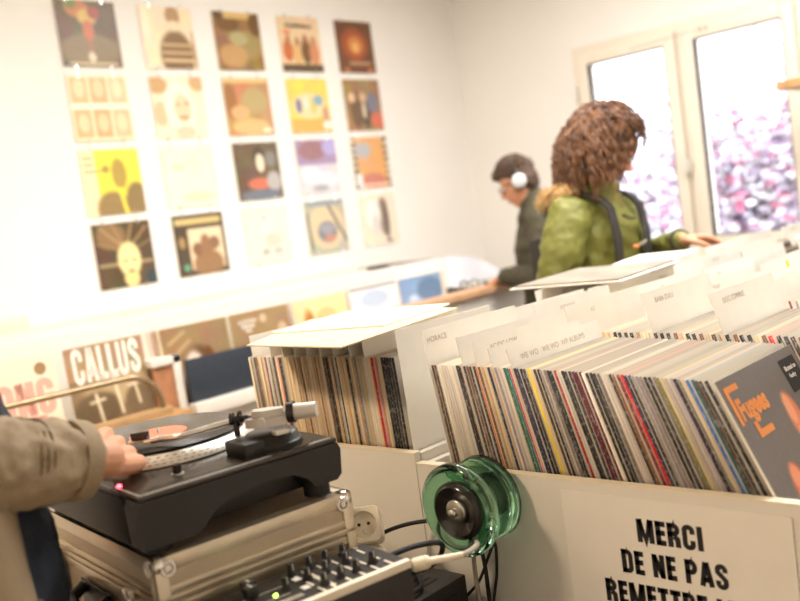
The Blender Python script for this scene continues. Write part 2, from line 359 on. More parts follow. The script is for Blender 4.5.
# ------------------------------------------------------------------ covers pinned on the left wall
Y0, DY, ZT, DZ, Q = 2.2612, .44815, H+1.2248, .35471, .315
BR = (120, 95, 60)
WALLART = [  # cover colours carry the veiling haze of flare: lifted blacks, paler tones
 [('dark sleeve with a colourful puppet figure, top of the leftmost wall column', (104, 84, 52), [('e',.5,.75,.5,.25,(130,110,75)),('e',.35,.12,.2,.14,(190,120,70)),('e',.5,.25,.16,.12,(205,170,90)),('e',.62,.18,.1,.1,(160,80,60)),('e',.25,.04,.1,.1,(120,130,60)),('e',.5,.45,.09,.16,(190,105,65)),('b',.5,.6,.5,.75,.02,(180,100,60)),('e',.5,.85,.06,.08,(215,200,170)),('r',.12,.94,.92,.96,(225,205,160))], .1),
  ('pale sleeve with six small portraits in two rows', (238, 218, 180), [('r',.04,.03,.31,.42,(214,178,128)),('r',.36,.03,.64,.42,(206,170,122)),('r',.68,.03,.96,.42,(224,192,150)),('r',.04,.52,.31,.94,(212,176,126)),('r',.36,.52,.64,.94,(205,168,120)),('r',.68,.52,.96,.94,(220,188,145)),('e',.18,.2,.09,.14,(238,208,165)),('e',.5,.2,.09,.14,(232,200,156)),('e',.82,.2,.09,.14,(240,214,176)),('e',.18,.72,.09,.14,(236,206,164)),('e',.5,.72,.09,.14,(232,202,158)),('e',.82,.72,.09,.14,(238,210,170)),('r',0,.44,1,.5,(250,238,214))], 0.),
  ('yellow sleeve with a grey figure and a white side strip', (244, 226, 80), [('r',0,0,.24,1,(246,226,178)),('e',.62,.38,.13,.24,(176,150,72)),('e',.4,.3,.07,.06,(170,150,80)),('e',.45,.92,.28,.28,(150,125,80)),('e',.88,.8,.2,.28,(140,118,75)),('b',.6,.62,.66,.98,.03,(244,226,80)),('r',.04,.12,.22,.14,(170,140,95)),('r',.04,.22,.2,.24,(170,140,95)),('r',.04,.32,.4,.34,(170,140,95))], .04),
  ('dark sleeve with a pale bald head and wild rays, bottom of the leftmost wall column', (88, 72, 50), [('e',.3,.2,.25,.2,(140,110,75)),('b',.5,.4,.12,.05,.02,(170,140,100)),('b',.5,.4,.35,.02,.02,(160,130,90)),('b',.55,.4,.68,.02,.02,(165,135,95)),('b',.6,.4,.92,.1,.02,(160,130,90)),('b',.5,.45,.05,.3,.02,(150,120,85)),('b',.6,.45,.97,.32,.015,(150,120,85)),('r',.05,.62,.97,.65,(165,145,110)),('e',.56,.58,.2,.27,(244,226,160)),('e',.56,.88,.13,.14,(232,210,140)),('e',.49,.6,.05,.02,(110,85,50)),('e',.64,.6,.05,.02,(110,85,50)),('e',.57,.76,.06,.02,(160,110,70)),('e',.92,.9,.12,.12,(60,70,75))], .08)],
 [('white sleeve with a standing person in a striped dark top', (238, 216, 182), [('e',.62,.78,.32,.4,(130,100,65)),('r',.36,.6,.95,.63,(196,165,120)),('r',.34,.72,.96,.75,(196,165,120)),('r',.34,.84,.96,.88,(214,186,142)),('e',.62,.14,.14,.16,(176,138,96)),('e',.62,.3,.12,.08,(236,214,176)),('e',.1,.3,.06,.3,(246,228,198)),('b',.95,.4,.98,.98,.012,(120,90,55))], .05),
  ('pale sleeve with a large smiling face', (244, 226, 196), [('e',.12,.14,.2,.14,(200,160,110)),('e',.9,.1,.16,.14,(206,170,122)),('e',.12,.6,.14,.2,(224,190,150)),('e',.5,.5,.28,.42,(250,236,214)),('e',.55,.52,.17,.24,(236,206,170)),('e',.48,.45,.04,.025,(180,130,90)),('e',.64,.43,.04,.025,(180,130,90)),('e',.56,.66,.09,.03,(190,130,95)),('e',.55,.9,.2,.1,(226,200,170))], .03),
  ('almost white sleeve with a faint grey sketch', (250, 232, 204), [('e',.3,.35,.14,.06,(236,210,178)),('e',.6,.3,.2,.14,(248,226,196)),('e',.6,.85,.32,.08,(230,208,174)),('b',.95,.1,.98,.95,.01,(236,210,176))], .03),
  ('dark lettered sleeve with a brown clover shape on white', (82, 72, 55), [('r',.26,.24,.94,.92,(236,208,172)),('r',.05,.06,.93,.16,(206,182,120)),('e',.6,.84,.3,.24,(150,115,80)),('e',.58,.46,.09,.12,(150,112,82)),('e',.42,.58,.11,.11,(132,98,72)),('e',.76,.5,.11,.11,(138,104,76)),('e',.6,.6,.12,.1,(150,112,82)),('e',.13,.45,.06,.1,(170,140,90)),('e',.16,.86,.06,.06,(110,165,130))], .03)],
 [('brown abstract sleeve with a light title bar, topmost of the third wall column', (152, 116, 70), [('e',.3,.2,.25,.14,(120,88,50)),('e',.7,.55,.3,.25,(160,140,90)),('e',.35,.75,.3,.2,(190,150,100)),('e',.5,.45,.2,.12,(175,165,120)),('r',0,.0,.9,.1,(215,182,122)),('e',.12,.06,.12,.08,(100,75,45)),('e',.9,.2,.15,.2,(110,80,45))], .16),
  ('amber brown abstract sleeve, second from the top in the third wall column', (190, 146, 92), [('r',0,0,.95,.08,(226,190,130)),('e',.12,.4,.14,.3,(160,112,66)),('e',.65,.4,.3,.22,(180,160,110)),('e',.3,.6,.2,.12,(216,170,120)),('e',.5,.85,.4,.14,(222,180,122)),('e',.85,.92,.1,.05,(245,225,190))], .12),
  ('dark sleeve with a white oval and a red spot', (104, 84, 60), [('e',.55,.3,.13,.22,(70,60,45)),('e',.56,.36,.09,.16,(245,220,190)),('e',.5,.72,.26,.1,(205,110,80)),('e',.82,.7,.16,.18,(176,170,165)),('e',.5,.92,.45,.1,(110,115,125)),('e',.8,.3,.12,.14,(130,125,115))], .08),
  ('white sleeve with a pale blue bottle shape', (250, 230, 202), [('e',.55,.5,.26,.42,(232,216,202)),('e',.5,.3,.16,.22,(224,214,206)),('e',.6,.6,.2,.12,(236,200,180)),('e',.4,.8,.1,.07,(180,180,172)),('e',.7,.8,.12,.07,(190,188,180)),('e',.45,.2,.06,.05,(196,190,184))], .03)],
 [('sleeve of four standing people under a row of dark letters', (228, 200, 160), [('e',.18,.62,.12,.2,(196,110,70)),('e',.4,.68,.12,.22,(216,176,120)),('e',.62,.62,.12,.24,(120,85,55)),('e',.82,.66,.12,.22,(206,140,100)),('e',.2,.42,.06,.08,(180,130,90)),('e',.42,.45,.06,.08,(176,126,90)),('e',.62,.4,.06,.08,(160,110,80)),('e',.82,.42,.06,.08,(180,130,95)),('e',.2,.28,.09,.05,(226,130,100)),('r',0,.86,1,1,(100,78,55))], .05),
  ('yellow and orange sleeve with small blue and white figures', (240, 206, 96), [('r',0,.74,1,1,(226,172,86)),('e',.5,.5,.42,.24,(236,210,160)),('e',.24,.5,.08,.14,(130,130,150)),('e',.42,.44,.08,.12,(236,220,200)),('e',.6,.5,.08,.16,(210,195,120)),('e',.74,.4,.12,.1,(140,170,185)),('e',.88,.7,.08,.2,(190,150,120)),('e',.9,.86,.12,.08,(245,235,215)),('e',.3,.12,.14,.1,(226,216,90))], .05),
  ('sleeve with violet sky over pale ice shapes', (206, 200, 206), [('r',0,0,1,.45,(160,135,165)),('e',.4,.2,.34,.18,(150,108,110)),('e',.85,.15,.2,.15,(170,160,205)),('e',.3,.65,.25,.16,(226,222,222)),('e',.7,.75,.3,.16,(212,214,220)),('e',.5,.9,.2,.06,(160,160,155))], .06),
  ('grey sleeve with a framed round dark shape', (176, 170, 148), [('e',.5,.5,.46,.42,(212,190,150)),('b',.6,.12,.96,.8,.03,(90,85,80)),('b',.05,.25,.08,.9,.03,(110,110,100)),('e',.5,.6,.24,.2,(120,120,122)),('e',.5,.54,.18,.1,(150,150,155)),('e',.55,.72,.14,.08,(190,130,110)),('e',.5,.06,.5,.06,(140,150,150))], .08)],
 [('dark sleeve with a glowing red centre', (112, 74, 50), [('e',.48,.45,.36,.32,(160,84,50)),('e',.5,.46,.2,.18,(206,130,70)),('e',.5,.5,.08,.1,(226,180,110)),('r',.3,.8,.86,.83,(190,150,110)),('e',.2,.94,.08,.04,(200,120,80)),('e',.85,.94,.08,.04,(200,120,80))], .06),
  ('crowded sleeve of brown figures with a red corner', (156, 122, 84), [('e',.3,.6,.18,.35,(110,84,60)),('e',.55,.65,.14,.3,(95,80,60)),('e',.75,.45,.16,.2,(120,120,135)),('e',.85,.8,.2,.16,(206,110,80)),('e',.2,.35,.1,.1,(225,190,150)),('e',.5,.35,.1,.1,(206,170,130)),('e',.5,.6,.05,.16,(220,200,170))], .14),
  ('orange sunset sleeve with a checked border', (216, 160, 96), [('r',0,0,.1,1,(90,72,55)),('r',.9,0,1,1,(100,78,58)),*[('r',.02,.05+.13*k,.09,.1+.13*k,(244,226,190)) for k in range(7)],*[('r',.91,.1+.13*k,.98,.16+.13*k,(244,226,190)) for k in range(7)],('e',.3,.25,.22,.16,(176,172,172)),('e',.5,.85,.36,.14,(196,120,100)),('e',.12,.85,.08,.16,(226,222,222)),('r',.12,.92,.9,.96,(240,196,170))], .04),
  ('pale grey sleeve with a thin hanging dark shape', (236, 218, 194), [('e',.62,.45,.13,.38,(150,130,110)),('e',.7,.5,.08,.4,(110,95,80)),('e',.35,.4,.2,.3,(240,232,222)),('e',.4,.6,.12,.2,(214,204,196)),('e',.72,.94,.1,.03,(90,85,85))], .03)],
]
def pin_cover(r, c):
    label, bg, shapes, blot = WALLART[c][r]
    y = Y0+c*DY; z = ZT-r*DZ-Q
    t = thing('record_cover', label, 'record cover', (WX+.001, y, z), math.pi/2, 'record covers pinned on the left wall')
    # local x -> world +Y, local -y -> world +X
    o = printed_sleeve('sleeve', art(bg, shapes, 40, 11*r+c, .03, blot), t, t=.006); o.location = (0, -.008, 0)
    for x in (.06, Q-.07):
        MB().box((x, -.0095, Q-.01), (x+.008, -.0005, Q+.016)).build('clip', CHROME, t)
        MB().box((x, -.0095, -.006), (x+.008, -.0005, .01)).build('clip', CHROME, t)
    if (r, c) == (0, 3):
        V, F = text_geo('STUFFERVILLE', .03, 1.1, .0015); M = frameM((.155, -.0092, .262), (1, 0, 0), (0, 0, 1))
        MB().add(V, F, 0, M=M).build('lettering', DARKC, t)
for c in range(5):
    for r in range(4): pin_cover(r, c)
tag(MB().box((WX, 1.70, H-.275), (WX+.05, 1.87, H-.205), bev=.006).build('junction_box', IVORY), 'pale square electrical box on the left wall above the displayed records', 'box')

# ------------------------------------------------------------------ records and divider cards in bins
ONES = ['', 'first', 'second', 'third', 'fourth', 'fifth', 'sixth', 'seventh', 'eighth', 'ninth', 'tenth', 'eleventh', 'twelfth', 'thirteenth', 'fourteenth', 'fifteenth', 'sixteenth', 'seventeenth', 'eighteenth', 'nineteenth']
TENS = {2: 'twent', 3: 'thirt', 4: 'fort', 5: 'fift', 6: 'sixt', 7: 'sevent', 8: 'eight', 9: 'ninet'}
def ordinal(n):
    if n < 20: return ONES[n]
    t, u = divmod(n, 10); return TENS[t]+('ieth' if u == 0 else 'y-'+ONES[u])
PAL = {'white': (226, 214, 200), 'cream': (222, 200, 160), 'black': (30, 26, 26), 'charcoal': (62, 56, 54), 'dark brown': (82, 58, 42), 'brown': (132, 92, 62),
       'tan': (188, 152, 108), 'grey': (142, 130, 122), 'pale grey': (180, 168, 158), 'lilac grey': (160, 148, 158), 'orange': (222, 120, 40), 'yellow': (228, 200, 60), 'red': (196, 36, 36),
       'dark red': (122, 30, 34), 'maroon': (94, 26, 44), 'navy': (34, 38, 70), 'blue': (60, 100, 160), 'teal': (30, 110, 110), 'green': (60, 110, 70), 'olive': (120, 116, 50), 'pink': (214, 150, 136)}
LETTER = dict(w='white', c='cream', k='black', h='charcoal', b='dark brown', n='brown', t='tan', g='grey', p='pale grey', l='lilac grey', o='orange', y='yellow', r='red', d='dark red', m='maroon', v='navy', u='blue', e='teal', q='green', i='olive', j='pink')
def rec_mesh(t, hh=.315):
    mb = MB(); w = .315; z1 = hh
    mb.add([(0,0,0),(t,0,0),(t,w,0),(0,w,0),(0,0,z1),(t,0,z1),(t,w,z1),(0,w,z1)], [(0,1,5,4)], 0)
    mb.add([(0,0,0),(t,0,0),(t,w,0),(0,w,0),(0,0,z1),(t,0,z1),(t,w,z1),(0,w,z1)], [(0,3,2,1),(4,5,6,7),(2,3,7,6),(1,2,6,5),(3,0,4,7)], 1)
    bm = bmesh.new(); me = mb.mesh('record', [SPINE, PEDGE]); bm.from_mesh(me); bmesh.ops.remove_doubles(bm, verts=bm.verts[:], dist=1e-6)
    bmesh.ops.bevel(bm, geom=[e for e in bm.edges if abs(e.verts[0].co.x-e.verts[1].co.x) < 1e-6 and (e.verts[0].co.y < 1e-6 and e.verts[1].co.y < 1e-6)], offset=min(.0012, t*.3), segments=2, affect='EDGES')
    bm.to_mesh(me); bm.free(); return me
RM = {t: rec_mesh(t/1000) for t in (3, 4, 5, 6, 7, 8)}
def card_mesh(w=.325, h=.37, t=.0015):
    return MB().box((0, 0, 0), (t, w, h)).mesh('divider_card', CARD)
CM = {}
def card(x, y, z, ang, h, label, txt=None, w=.325, group='divider cards in the record bins', ty=.06, size=.016, dots=(), dep=0., tz=None):
    k = (round(h, 3), round(w, 3))
    if k not in CM: CM[k] = card_mesh(w, h)
    o = link('divider_card', CM[k]); o.location = (x, y+dep, z); o.rotation_euler = (0, -ang, random.uniform(-.01, .01)); tag(o, label, 'divider card', group)
    if txt:
        V, F = text_geo(txt, size, .95, .0, 1.05); xs = [v[0] for v in V]
        M = frameM((.0019, ty+(max(xs)-min(xs))/2, tz if tz else h-.022), (0, 1, 0), (0, 0, 1))
        MB().add(V, F, 0, M=M).build('handwriting', HANDW, o)
    for dy in dots:
        Md = frameM((.0018, dy, h-.02), (0, 1, 0), (0, 0, 1)); MB().lathe([(.011, 0), (.011, .0006)], 20, M=Md).build('sticker', YELDOT, o)
    return o
def row(seq, xa, xb, y, zb, aa, ab, where, group, cards={}, jit=.006, thick=None, ends=(0,)):
    """records from left to right; seq is a string of colour letters; aa, ab the lean at the two ends"""
    n = len(seq); pitch = (xb-xa)/n
    for i, ch in enumerate(seq):
        u = (i+.5)/n; x = xa+pitch*i; ang = aa+(ab-aa)*u
        name = LETTER[ch]; base = PAL[name]; k = random.uniform(.85, 1.1)
        tmax = pitch*1000*math.cos(ang)*.93 - (ab-aa)/n*315*1.0
        t = 3 if (i+1) in cards else max([q for q in RM if q <= max(3, min(tmax, thick or 99))])
        o = link('record', RM[t]); o.location = (x, y+random.uniform(-jit, jit)*.5, zb); o.rotation_euler = (0, -ang, 0)
        o.color = (*s2l(tuple(min(1, c/255*k) for c in base)), 1)
        tag(o, f'{name} record spine, {ordinal(i+1)} from the left in {where}', 'record', group)
        if i in cards:
            c = cards[i]; card(x-.0022, y+.002, zb, ang, c.get('h', .375), c['label'], c.get('txt'), c.get('w', .325), dots=c.get('dots', ()), ty=c.get('ty', .05), size=c.get('size', .016))
ZB = H-.615
def bin_unit(label, x0, x1, y0, y1, zf, rows, zback=None):
    t = thing('record_bin', label, 'record bin', (x0, y0, 0)); W = x1-x0; D = y1-y0
    p = MB(); p.box((0, 0, .02), (W, .018, zf-.0015), 0); p.box((0, -.0005, zf-.0015), (W, .020, zf+.0015), 1)
    p.build('front_panel', [WHITE, EDGE], t)
    for x in (0, W-.018):
        MB().box((x, .02, .02), (x+.018, D-.018, zf-.004)).build('side_panel', WHITE, t)
    MB().box((0, D-.018, .02), (W, D, (zback or zf))).build('back_panel', WHITE, t)
    MB().box((.018, .02, ZB-.02), (W-.018, D-.018, ZB-.001)).build('shelf', WHITE, t)
    MB().box((.02, .03, 0), (W-.02, D-.03, .02)).build('plinth', DARKC, t)
    for r in rows:
        MB().box((.018, r-y0, ZB-.001), (W-.018, r-y0+.008, ZB+.20)).build('row_divider', WHITE, t)
    return t
bin_unit('white record bin behind the turntable, left of the green insulator', -1.925, -1.314, 1.352, 2.075, H-.484, [1.708])
bin_unit('white record bin with the printed notice on its front', -1.312, -.30, 1.352, 2.075, H-.504, [1.708])
bin_unit('long white record bin in front of the woman and the window', -1.55, -.25, 2.085, 4.3, H-.50, [2.44, 2.79, 3.14, 3.49, 3.84])

FR = 'bbwwwwwwhkbhnhhontcvtlpwqerhvkhycbkgghkrwkhhmmmwkkhgwphndrvhplgkhgicplkgcuebhk'
c0 = {11: dict(label='white divider card sticking up beside the white spines in the front bin', txt='DEMO WEEK', h=.372),
      16: dict(label='white divider card marked low in the front bin', txt='AC/DC LOW', h=.365),
      21: dict(label='narrow white divider card marked TOM in the front bin', txt='W TOM', h=.352),
      27: dict(label='largest white divider card with a row of handwriting in the front bin', txt='WE WO   WE WO  WP ALBUMS', h=.352, ty=.035, size=.016)}
row(FR, -1.212, -.548, 1.378, ZB, math.radians(8), math.radians(23.6), 'the notice bin front row', 'records in the front row of the bin with the notice', c0)
card(-1.222, 1.376, ZB, math.radians(7.5), .385, 'white divider card before the leftmost white spines of the front bin', 'HORACE', ty=.012)
# grey cover at the right end, facing the open side of the bin
t = thing('record', 'grey record cover with orange lettering at the right end of the front row', 'record', (-.537, 1.375, ZB)); t.rotation_euler = (0, -math.radians(24.3), 0)
gi = art((112, 106, 104), [('e',.62,.36,.075,.15,(222,130,95)),('e',.60,.30,.045,.09,(240,165,125)),('e',.61,.43,.018,.022,(240,225,205)),('e',.30,.66,.08,.13,(215,110,80)),('e',.29,.60,.05,.07,(235,150,115)),('e',.93,.45,.08,.16,(205,110,80)),('e',.62,.85,.09,.12,(210,115,85))], 60, 3, .02)
o = printed_sleeve('sleeve', gi, t, t=.005); o.rotation_euler = (0, 0, math.pi/2); o.location = (.005, 0, 0)
def face_text(t, txt, y, z, size, m, xs=1., bold=.0, name='lettering', rot=0., x=.0056):
    V, F = text_geo(txt, size, xs, bold); M = frameM((x, y, z), (0, math.cos(rot), math.sin(rot)), (0, -math.sin(rot), math.cos(rot)))
    return MB().add(V, F, 0, M=M).build(name, m, t)
face_text(t, 'Fugees', .078, .256, .048, ORANGE, .80, .0022)
bk = MB(); bk.prism([(.012, .235), (.022, .235), (.022, .290), (.060, .290), (.060, .300), (.012, .300)], 0, .0005, M=frameM((.0053, 0, 0), (0, 1, 0), (0, 0, 1))); bk.build('printed_mark', ORANGE, t)
bk = MB(); bk.prism([(.050, .205), (.105, .205), (.105, .217), (.062, .217), (.062, .232), (.050, .232)], 0, .0005, M=frameM((.0053, 0, 0), (0, 1, 0), (0, 0, 1))); bk.build('printed_mark', ORANGE, t)
MB().box((.0053, .235, .238), (.0058, .300, .298)).build('sticker', INKM, t)
face_text(t, 'Blunted on', .267, .280, .012, CREAMT, .9, .0003, x=.0061); face_text(t, 'Reality', .262, .266, .011, CREAMT, .9, .0002, x=.0061)

LR = 'ckkncijkwkhcjkbctccntbtptctbttnkktkkctckttgccwwcrjckkkhk'
lc = {2: 'first white divider card standing from the left in the left bin', 6: 'second white divider card from the left in the left bin', 10: 'third white divider card from the left in the left bin',
      15: 'fourth white divider card from the left in the left bin', 20: 'fifth white divider card from the left in the left bin', 25: 'sixth white divider card from the left in the left bin',
      30: 'seventh white divider card from the left in the left bin', 35: 'eighth white divider card from the left in the left bin', 41: 'ninth white divider card from the left in the left bin', 46: 'tenth white divider card from the left in the left bin, near its right end'}
row(LR, -1.835, -1.345, 1.378, ZB+.012, math.radians(3.5), math.radians(2.5), 'the left bin front row', 'records in the front row of the left bin', {k: dict(label=v, h=.368) for k, v in lc.items()})
card(-1.334, 1.376, ZB, math.radians(1.5), .385, 'tall blank white card between the two front bins', None)
rnd = random.Random(5)
def rseq(n, s='wwccckhbnttgplrkwcdc'): return ''.join(rnd.choice(s) for _ in range(n))
row('ttkkbktcckkhntkhncbtknkhcnrkhbnthckbnt', -1.02, -.42, 1.728, ZB, math.radians(10), math.radians(24), 'the notice bin second row', 'records in the second row of the bin with the notice',
    {9: dict(label='white divider card marked with faint writing in the second row, left one', txt='BABA ZULU', h=.40), 20: dict(label='white divider card marked with faint writing in the second row, right one', txt='DOC COMPILE', h=.40)})
# left part of the second row: cards
for k, x in enumerate((-1.262, -1.19, -1.11)):
    card(x, 1.728, ZB, math.radians(8), (.372, .378, .372)[k], ('blank white card behind the white spines at the left of the second row', 'white card with small faint writing in the second row of the front bin', 'white card rising behind the large handwritten card of the front bin')[k], (None, 'POP ROCK', 'AZ')[k], ty=.10, size=.013)
# far bin: rows of tall cards and records
far_words = ['SOUL', 'ELECTRO DUB', 'JAZZ', 'HIP HOP', 'INDIE ROCK', 'FOLK', 'REGGAE', 'METAL', 'WORLD']
rowname = ['nearest', 'second', 'third', 'fourth', 'fifth', 'farthest']
kk = 0
for r in range(6):
    y = 2.112+.35*r
    n = 7
    for c in range(n):
        x = -1.475+c*.17+rnd.uniform(-.02, .02)
        h = .360
        card(x, y, ZB, math.radians(6+c*2), h+rnd.uniform(-.004, .006), f'white divider card, {ordinal(c+1)} from the left in the far bin {rowname[r]} row', far_words[kk % 9] if (c+r) % 3 != 1 else None, size=.014, ty=.05+.1*rnd.random(), dots=((.17,) if (r, c) in ((1, 3), (2, 4), (3, 4)) else ()))
        kk += 1
cnt = 0
for r in range(2):
    y = 2.112+.35*r
    for c in range(6):
        for q in range(7):
            cnt += 1
            x = -1.475+c*.17+.035+q*.0165; ang = math.radians(6+(c+q/8)*2)
            o = link('record', RM[5]); o.location = (x, y, ZB); o.rotation_euler = (0, -ang, 0); ch = rnd.choice('wwcckhtnbgpd'); nm = LETTER[ch]; o.color = (*s2l(tuple(v/255 for v in PAL[nm])), 1)
            tag(o, f'{nm} record, {ordinal(c*7+q+1)} from the left in the far bin {rowname[r]} row', 'record', 'records in the far bin')
mb = MB()
for r in range(2, 6):
    y = 2.112+.35*r
    for c in range(6):
        for q in range(6):
            x = -1.475+c*.17+.035+q*.018; ang = math.radians(6+(c+q/8)*2)
            mb.box((0, 0, 0), (.005, .315, .315), rnd.randrange(3), M=Matrix.Translation((x, y, ZB)) @ Matrix.Rotation(-ang, 4, 'Y'))
tag(mb.build('records', [CARD, mat('mixed_brown_sleeves', (.30, .2, .12), .5, var=.4), mat('mixed_dark_sleeves', (.05, .045, .04), .5)]), 'remaining rows of records standing in the back of the far bin', 'records', kind='stuff')
# second row of the left bin
row(rseq(26), -1.83, -1.42, 1.728, ZB, math.radians(3), math.radians(4), 'the left bin second row', 'records in the second row of the left bin', {})

# sleeves lying flat on top of the standing ones
def flat(name, poly, z, t, m, label, cat, M=None):
    return tag(MB().prism(poly, z, z+t).build(name, m), label, cat)
ztop = H-.236
flat('cardboard_sheet', [(-1.675, 1.245), (-1.335, 1.215), (-1.44, 1.70), (-1.52, 1.715), (-1.86, 1.60)], ztop, .003, mat('cream_cardboard', (.62, .52, .35), .9), 'large cream cardboard sheet lying on top of the left bin', 'cardboard')
t = thing('record', 'white record sleeve with a grey print lying on the cardboard sheet', 'record', (-1.75, 1.38, ztop+.0035), .22)
MB().box((0, 0, 0), (.315, .315, .004)).build('sleeve', CARD, t)
gp = MB(); gp.add([(.08, .10, .0045), (.20, .08, .0045), (.26, .16, .0045), (.20, .24, .0045), (.10, .22, .0045)], [(0, 1, 2, 3, 4)]); gp.build('print', mat('grey_lilac_print', (.50, .46, .46), .6, var=.25, scale=25), t)
t = thing('record', 'grey sleeve with a pale rim lying on the far bin in front of the woman', 'record', (-1.60, 2.15, H-.246), .12); t.rotation_euler = (0, 0, .12)
MB().box((0, 0, 0), (.315, .42, .005)).build('sleeve', mat('grey_print', (.27, .235, .19), .7, spec=.2, var=.25, scale=8), t)
MB().box((-.012, -.012, -.004), (.327, .432, -.0005)).build('backing_card', CARD, t)
t = tag(MB().box((0, 0, 0), (.20, .30, .003)).build('paper_sheet', PAPER), 'white glossy sheet lying by the green jacket on the far bin', 'paper'); t.location = (-1.56, 2.62, H-.246); t.rotation_euler = (0, 0, .2)
t = tag(MB().box((0, 0, 0), (.14, .10, .004)).build('price_card', PAPER), 'small white card lying on the far bin under the right pane', 'card'); t.location = (-1.14, 3.03, H-.243); t.rotation_euler = (0, 0, .1)

# ------------------------------------------------------------------ notice on the front bin
t = thing('paper_notice', 'white paper notice with bold black French words on the front bin', 'notice', (-.757, 1.3505, H-.523))
MB().box((-.205, -.001, -.297), (.205, 0, 0)).build('sheet', PAPER, t)
for txt, z, wd in (('MERCI', -.055, .118), ('DE NE PAS', -.1135, .190), ('REMETTRE LES', -.172, .268)):
    V, F = heavy_text(txt, .041); xs = [v[0] for v in V]; k = wd/(max(xs)-min(xs)); V = [(a*k, b, 0) for a, b, c in V]
    MB().add(V, F, 0, M=frameM((0, -.0014, z), (1, 0, 0), (0, 0, 1))).build('lettering', INKM, t)

# ------------------------------------------------------------------ green glass insulator
t = thing('glass_insulator', 'green glass insulator mounted on the white bin above the cables', 'insulator', (-1.118, 1.3505, H-.545))
MI = Matrix.Rotation(math.pi/2, 4, 'X')    # local z -> world -y
prof = [(.0, .006), (.040, .006), (.072, .012), (.081, .022), (.079, .032), (.066, .036), (.045, .040), (.037, .050), (.038, .060), (.050, .072), (.076, .084), (.088, .098), (.087, .108), (.080, .113), (.066, .108), (.052, .098), (.045, .086), (.030, .080), (.0, .080)]
MB().lathe(prof, 72, M=MI, cap=False).build('glass_body', GREENG, t)
MB().lathe([(0, .0), (.036, .0), (.036, .004), (0, .004)], 40, M=MI, cap=False).build('wall_flange', BLACKP, t)
MB().lathe([(.0, .0815), (.027, .0815), (.048, .090), (.055, .101), (.054, .112), (.046, .118), (.034, .112), (.024, .106), (0, .106)], 56, M=MI, cap=False).build('black_cap', BLACKG, t)
MB().lathe([(.0, .1065), (.0225, .1065), (.0225, .113), (.020, .116), (.010, .117), (.0, .117)], 40, M=MI, cap=False).build('washer', STEEL, t)
MB().lathe([(.0, .117), (.0085, .117), (.0085, .124), (.006, .128), (0, .129)], 24, M=MI, cap=False).build('bolt', STEEL, t)

# ------------------------------------------------------------------ equipment table
TZ = H-.80
t = thing('equipment_table', 'dark table under the metal case, the mixer and the black amplifier', 'table', (-1.96, .60, 0))
MB().box((0, 0, TZ-.03), (.98, .74, TZ-.0005), bev=.003).build('table_top', BLACKP, t)
for x in (.03, .91):
    for y in (.03, .67): MB().box((x, y, 0), (x+.04, y+.04, TZ-.03)).build('leg', STEEL, t)
# metal flight case: local x away along its front face, local y to the left
CX, CY = -1.190, .664; CA = math.radians(82); CH = H-.436
case = thing('flight_case', 'aluminium flight case under the black turntable', 'case', (CX, CY, TZ), CA)
hh = CH-TZ-.0005; cw, cdp = .352, .49
b = MB(); b.box((.004, .004, .002), (cw-.004, cdp-.004, hh-.003), 0)
b.build('body', mat('ribbed_aluminium', (.55, .46, .33), .42, .6, var=.12, scale=700, bump=.4), case)
sq = MB()
for z0, z1, o_ in ((0, .03, .0), (hh-.022, hh, .0), (hh-.056, hh-.046, .0008), (hh-.068, hh-.060, .0), (hh-.086, hh-.073, .0015)):
    sq.box((o_, o_, z0), (cw-o_, o_+.006, z1), bev=.0015); sq.box((o_, cdp-o_-.006, z0), (cw-o_, cdp-o_, z1), bev=.0015)
    sq.box((o_, o_, z0), (o_+.006, cdp-o_, z1), bev=.0015); sq.box((cw-o_-.006, o_, z0), (cw-o_, cdp-o_, z1), bev=.0015)
for x in (0, cw-.02):
    for y in (0, cdp-.02): sq.box((x, y, 0), (x+.02, y+.02, hh), bev=.002)
sq.box((0, 0, hh-.003), (cw, .022, hh), bev=.001); sq.box((0, cdp-.022, hh-.003), (cw, cdp, hh), bev=.001); sq.box((0, 0, hh-.003), (.022, cdp, hh), bev=.001); sq.box((cw-.022, 0, hh-.003), (cw, cdp, hh), bev=.001)
sq.build('edge_profile', ALU, case)
for x in (0, cw):
    for y in (0, cdp):
        cb = MB(); sx = 1 if x == 0 else -1; sy = 1 if y == 0 else -1
        cb.ball((x+sx*.010, y+sy*.010, hh-.012), .0135, n=18)
        cb.lathe([(.0075, 0), (.0085, .003), (.0115, .003), (.013, 0)], 28, M=Matrix.Translation((x+sx*.020, y, hh-.017)) @ Vector((0, -sy, 0)).to_track_quat('Z', 'Y').to_matrix().to_4x4(), cap=False); cb.cyl((x+sx*.020, y, hh-.017), (x+sx*.020, y-sy*.003, hh-.017), .0045, 16)
        cb.lathe([(.0075, 0), (.0085, .003), (.0115, .003), (.013, 0)], 28, M=Matrix.Translation((x, y+sy*.020, hh-.017)) @ Vector((-sx, 0, 0)).to_track_quat('Z', 'Y').to_matrix().to_4x4(), cap=False); cb.cyl((x, y+sy*.020, hh-.017), (x-sx*.003, y+sy*.020, hh-.017), .0045, 16)
        cb.build('corner_cap', CHROME, case)
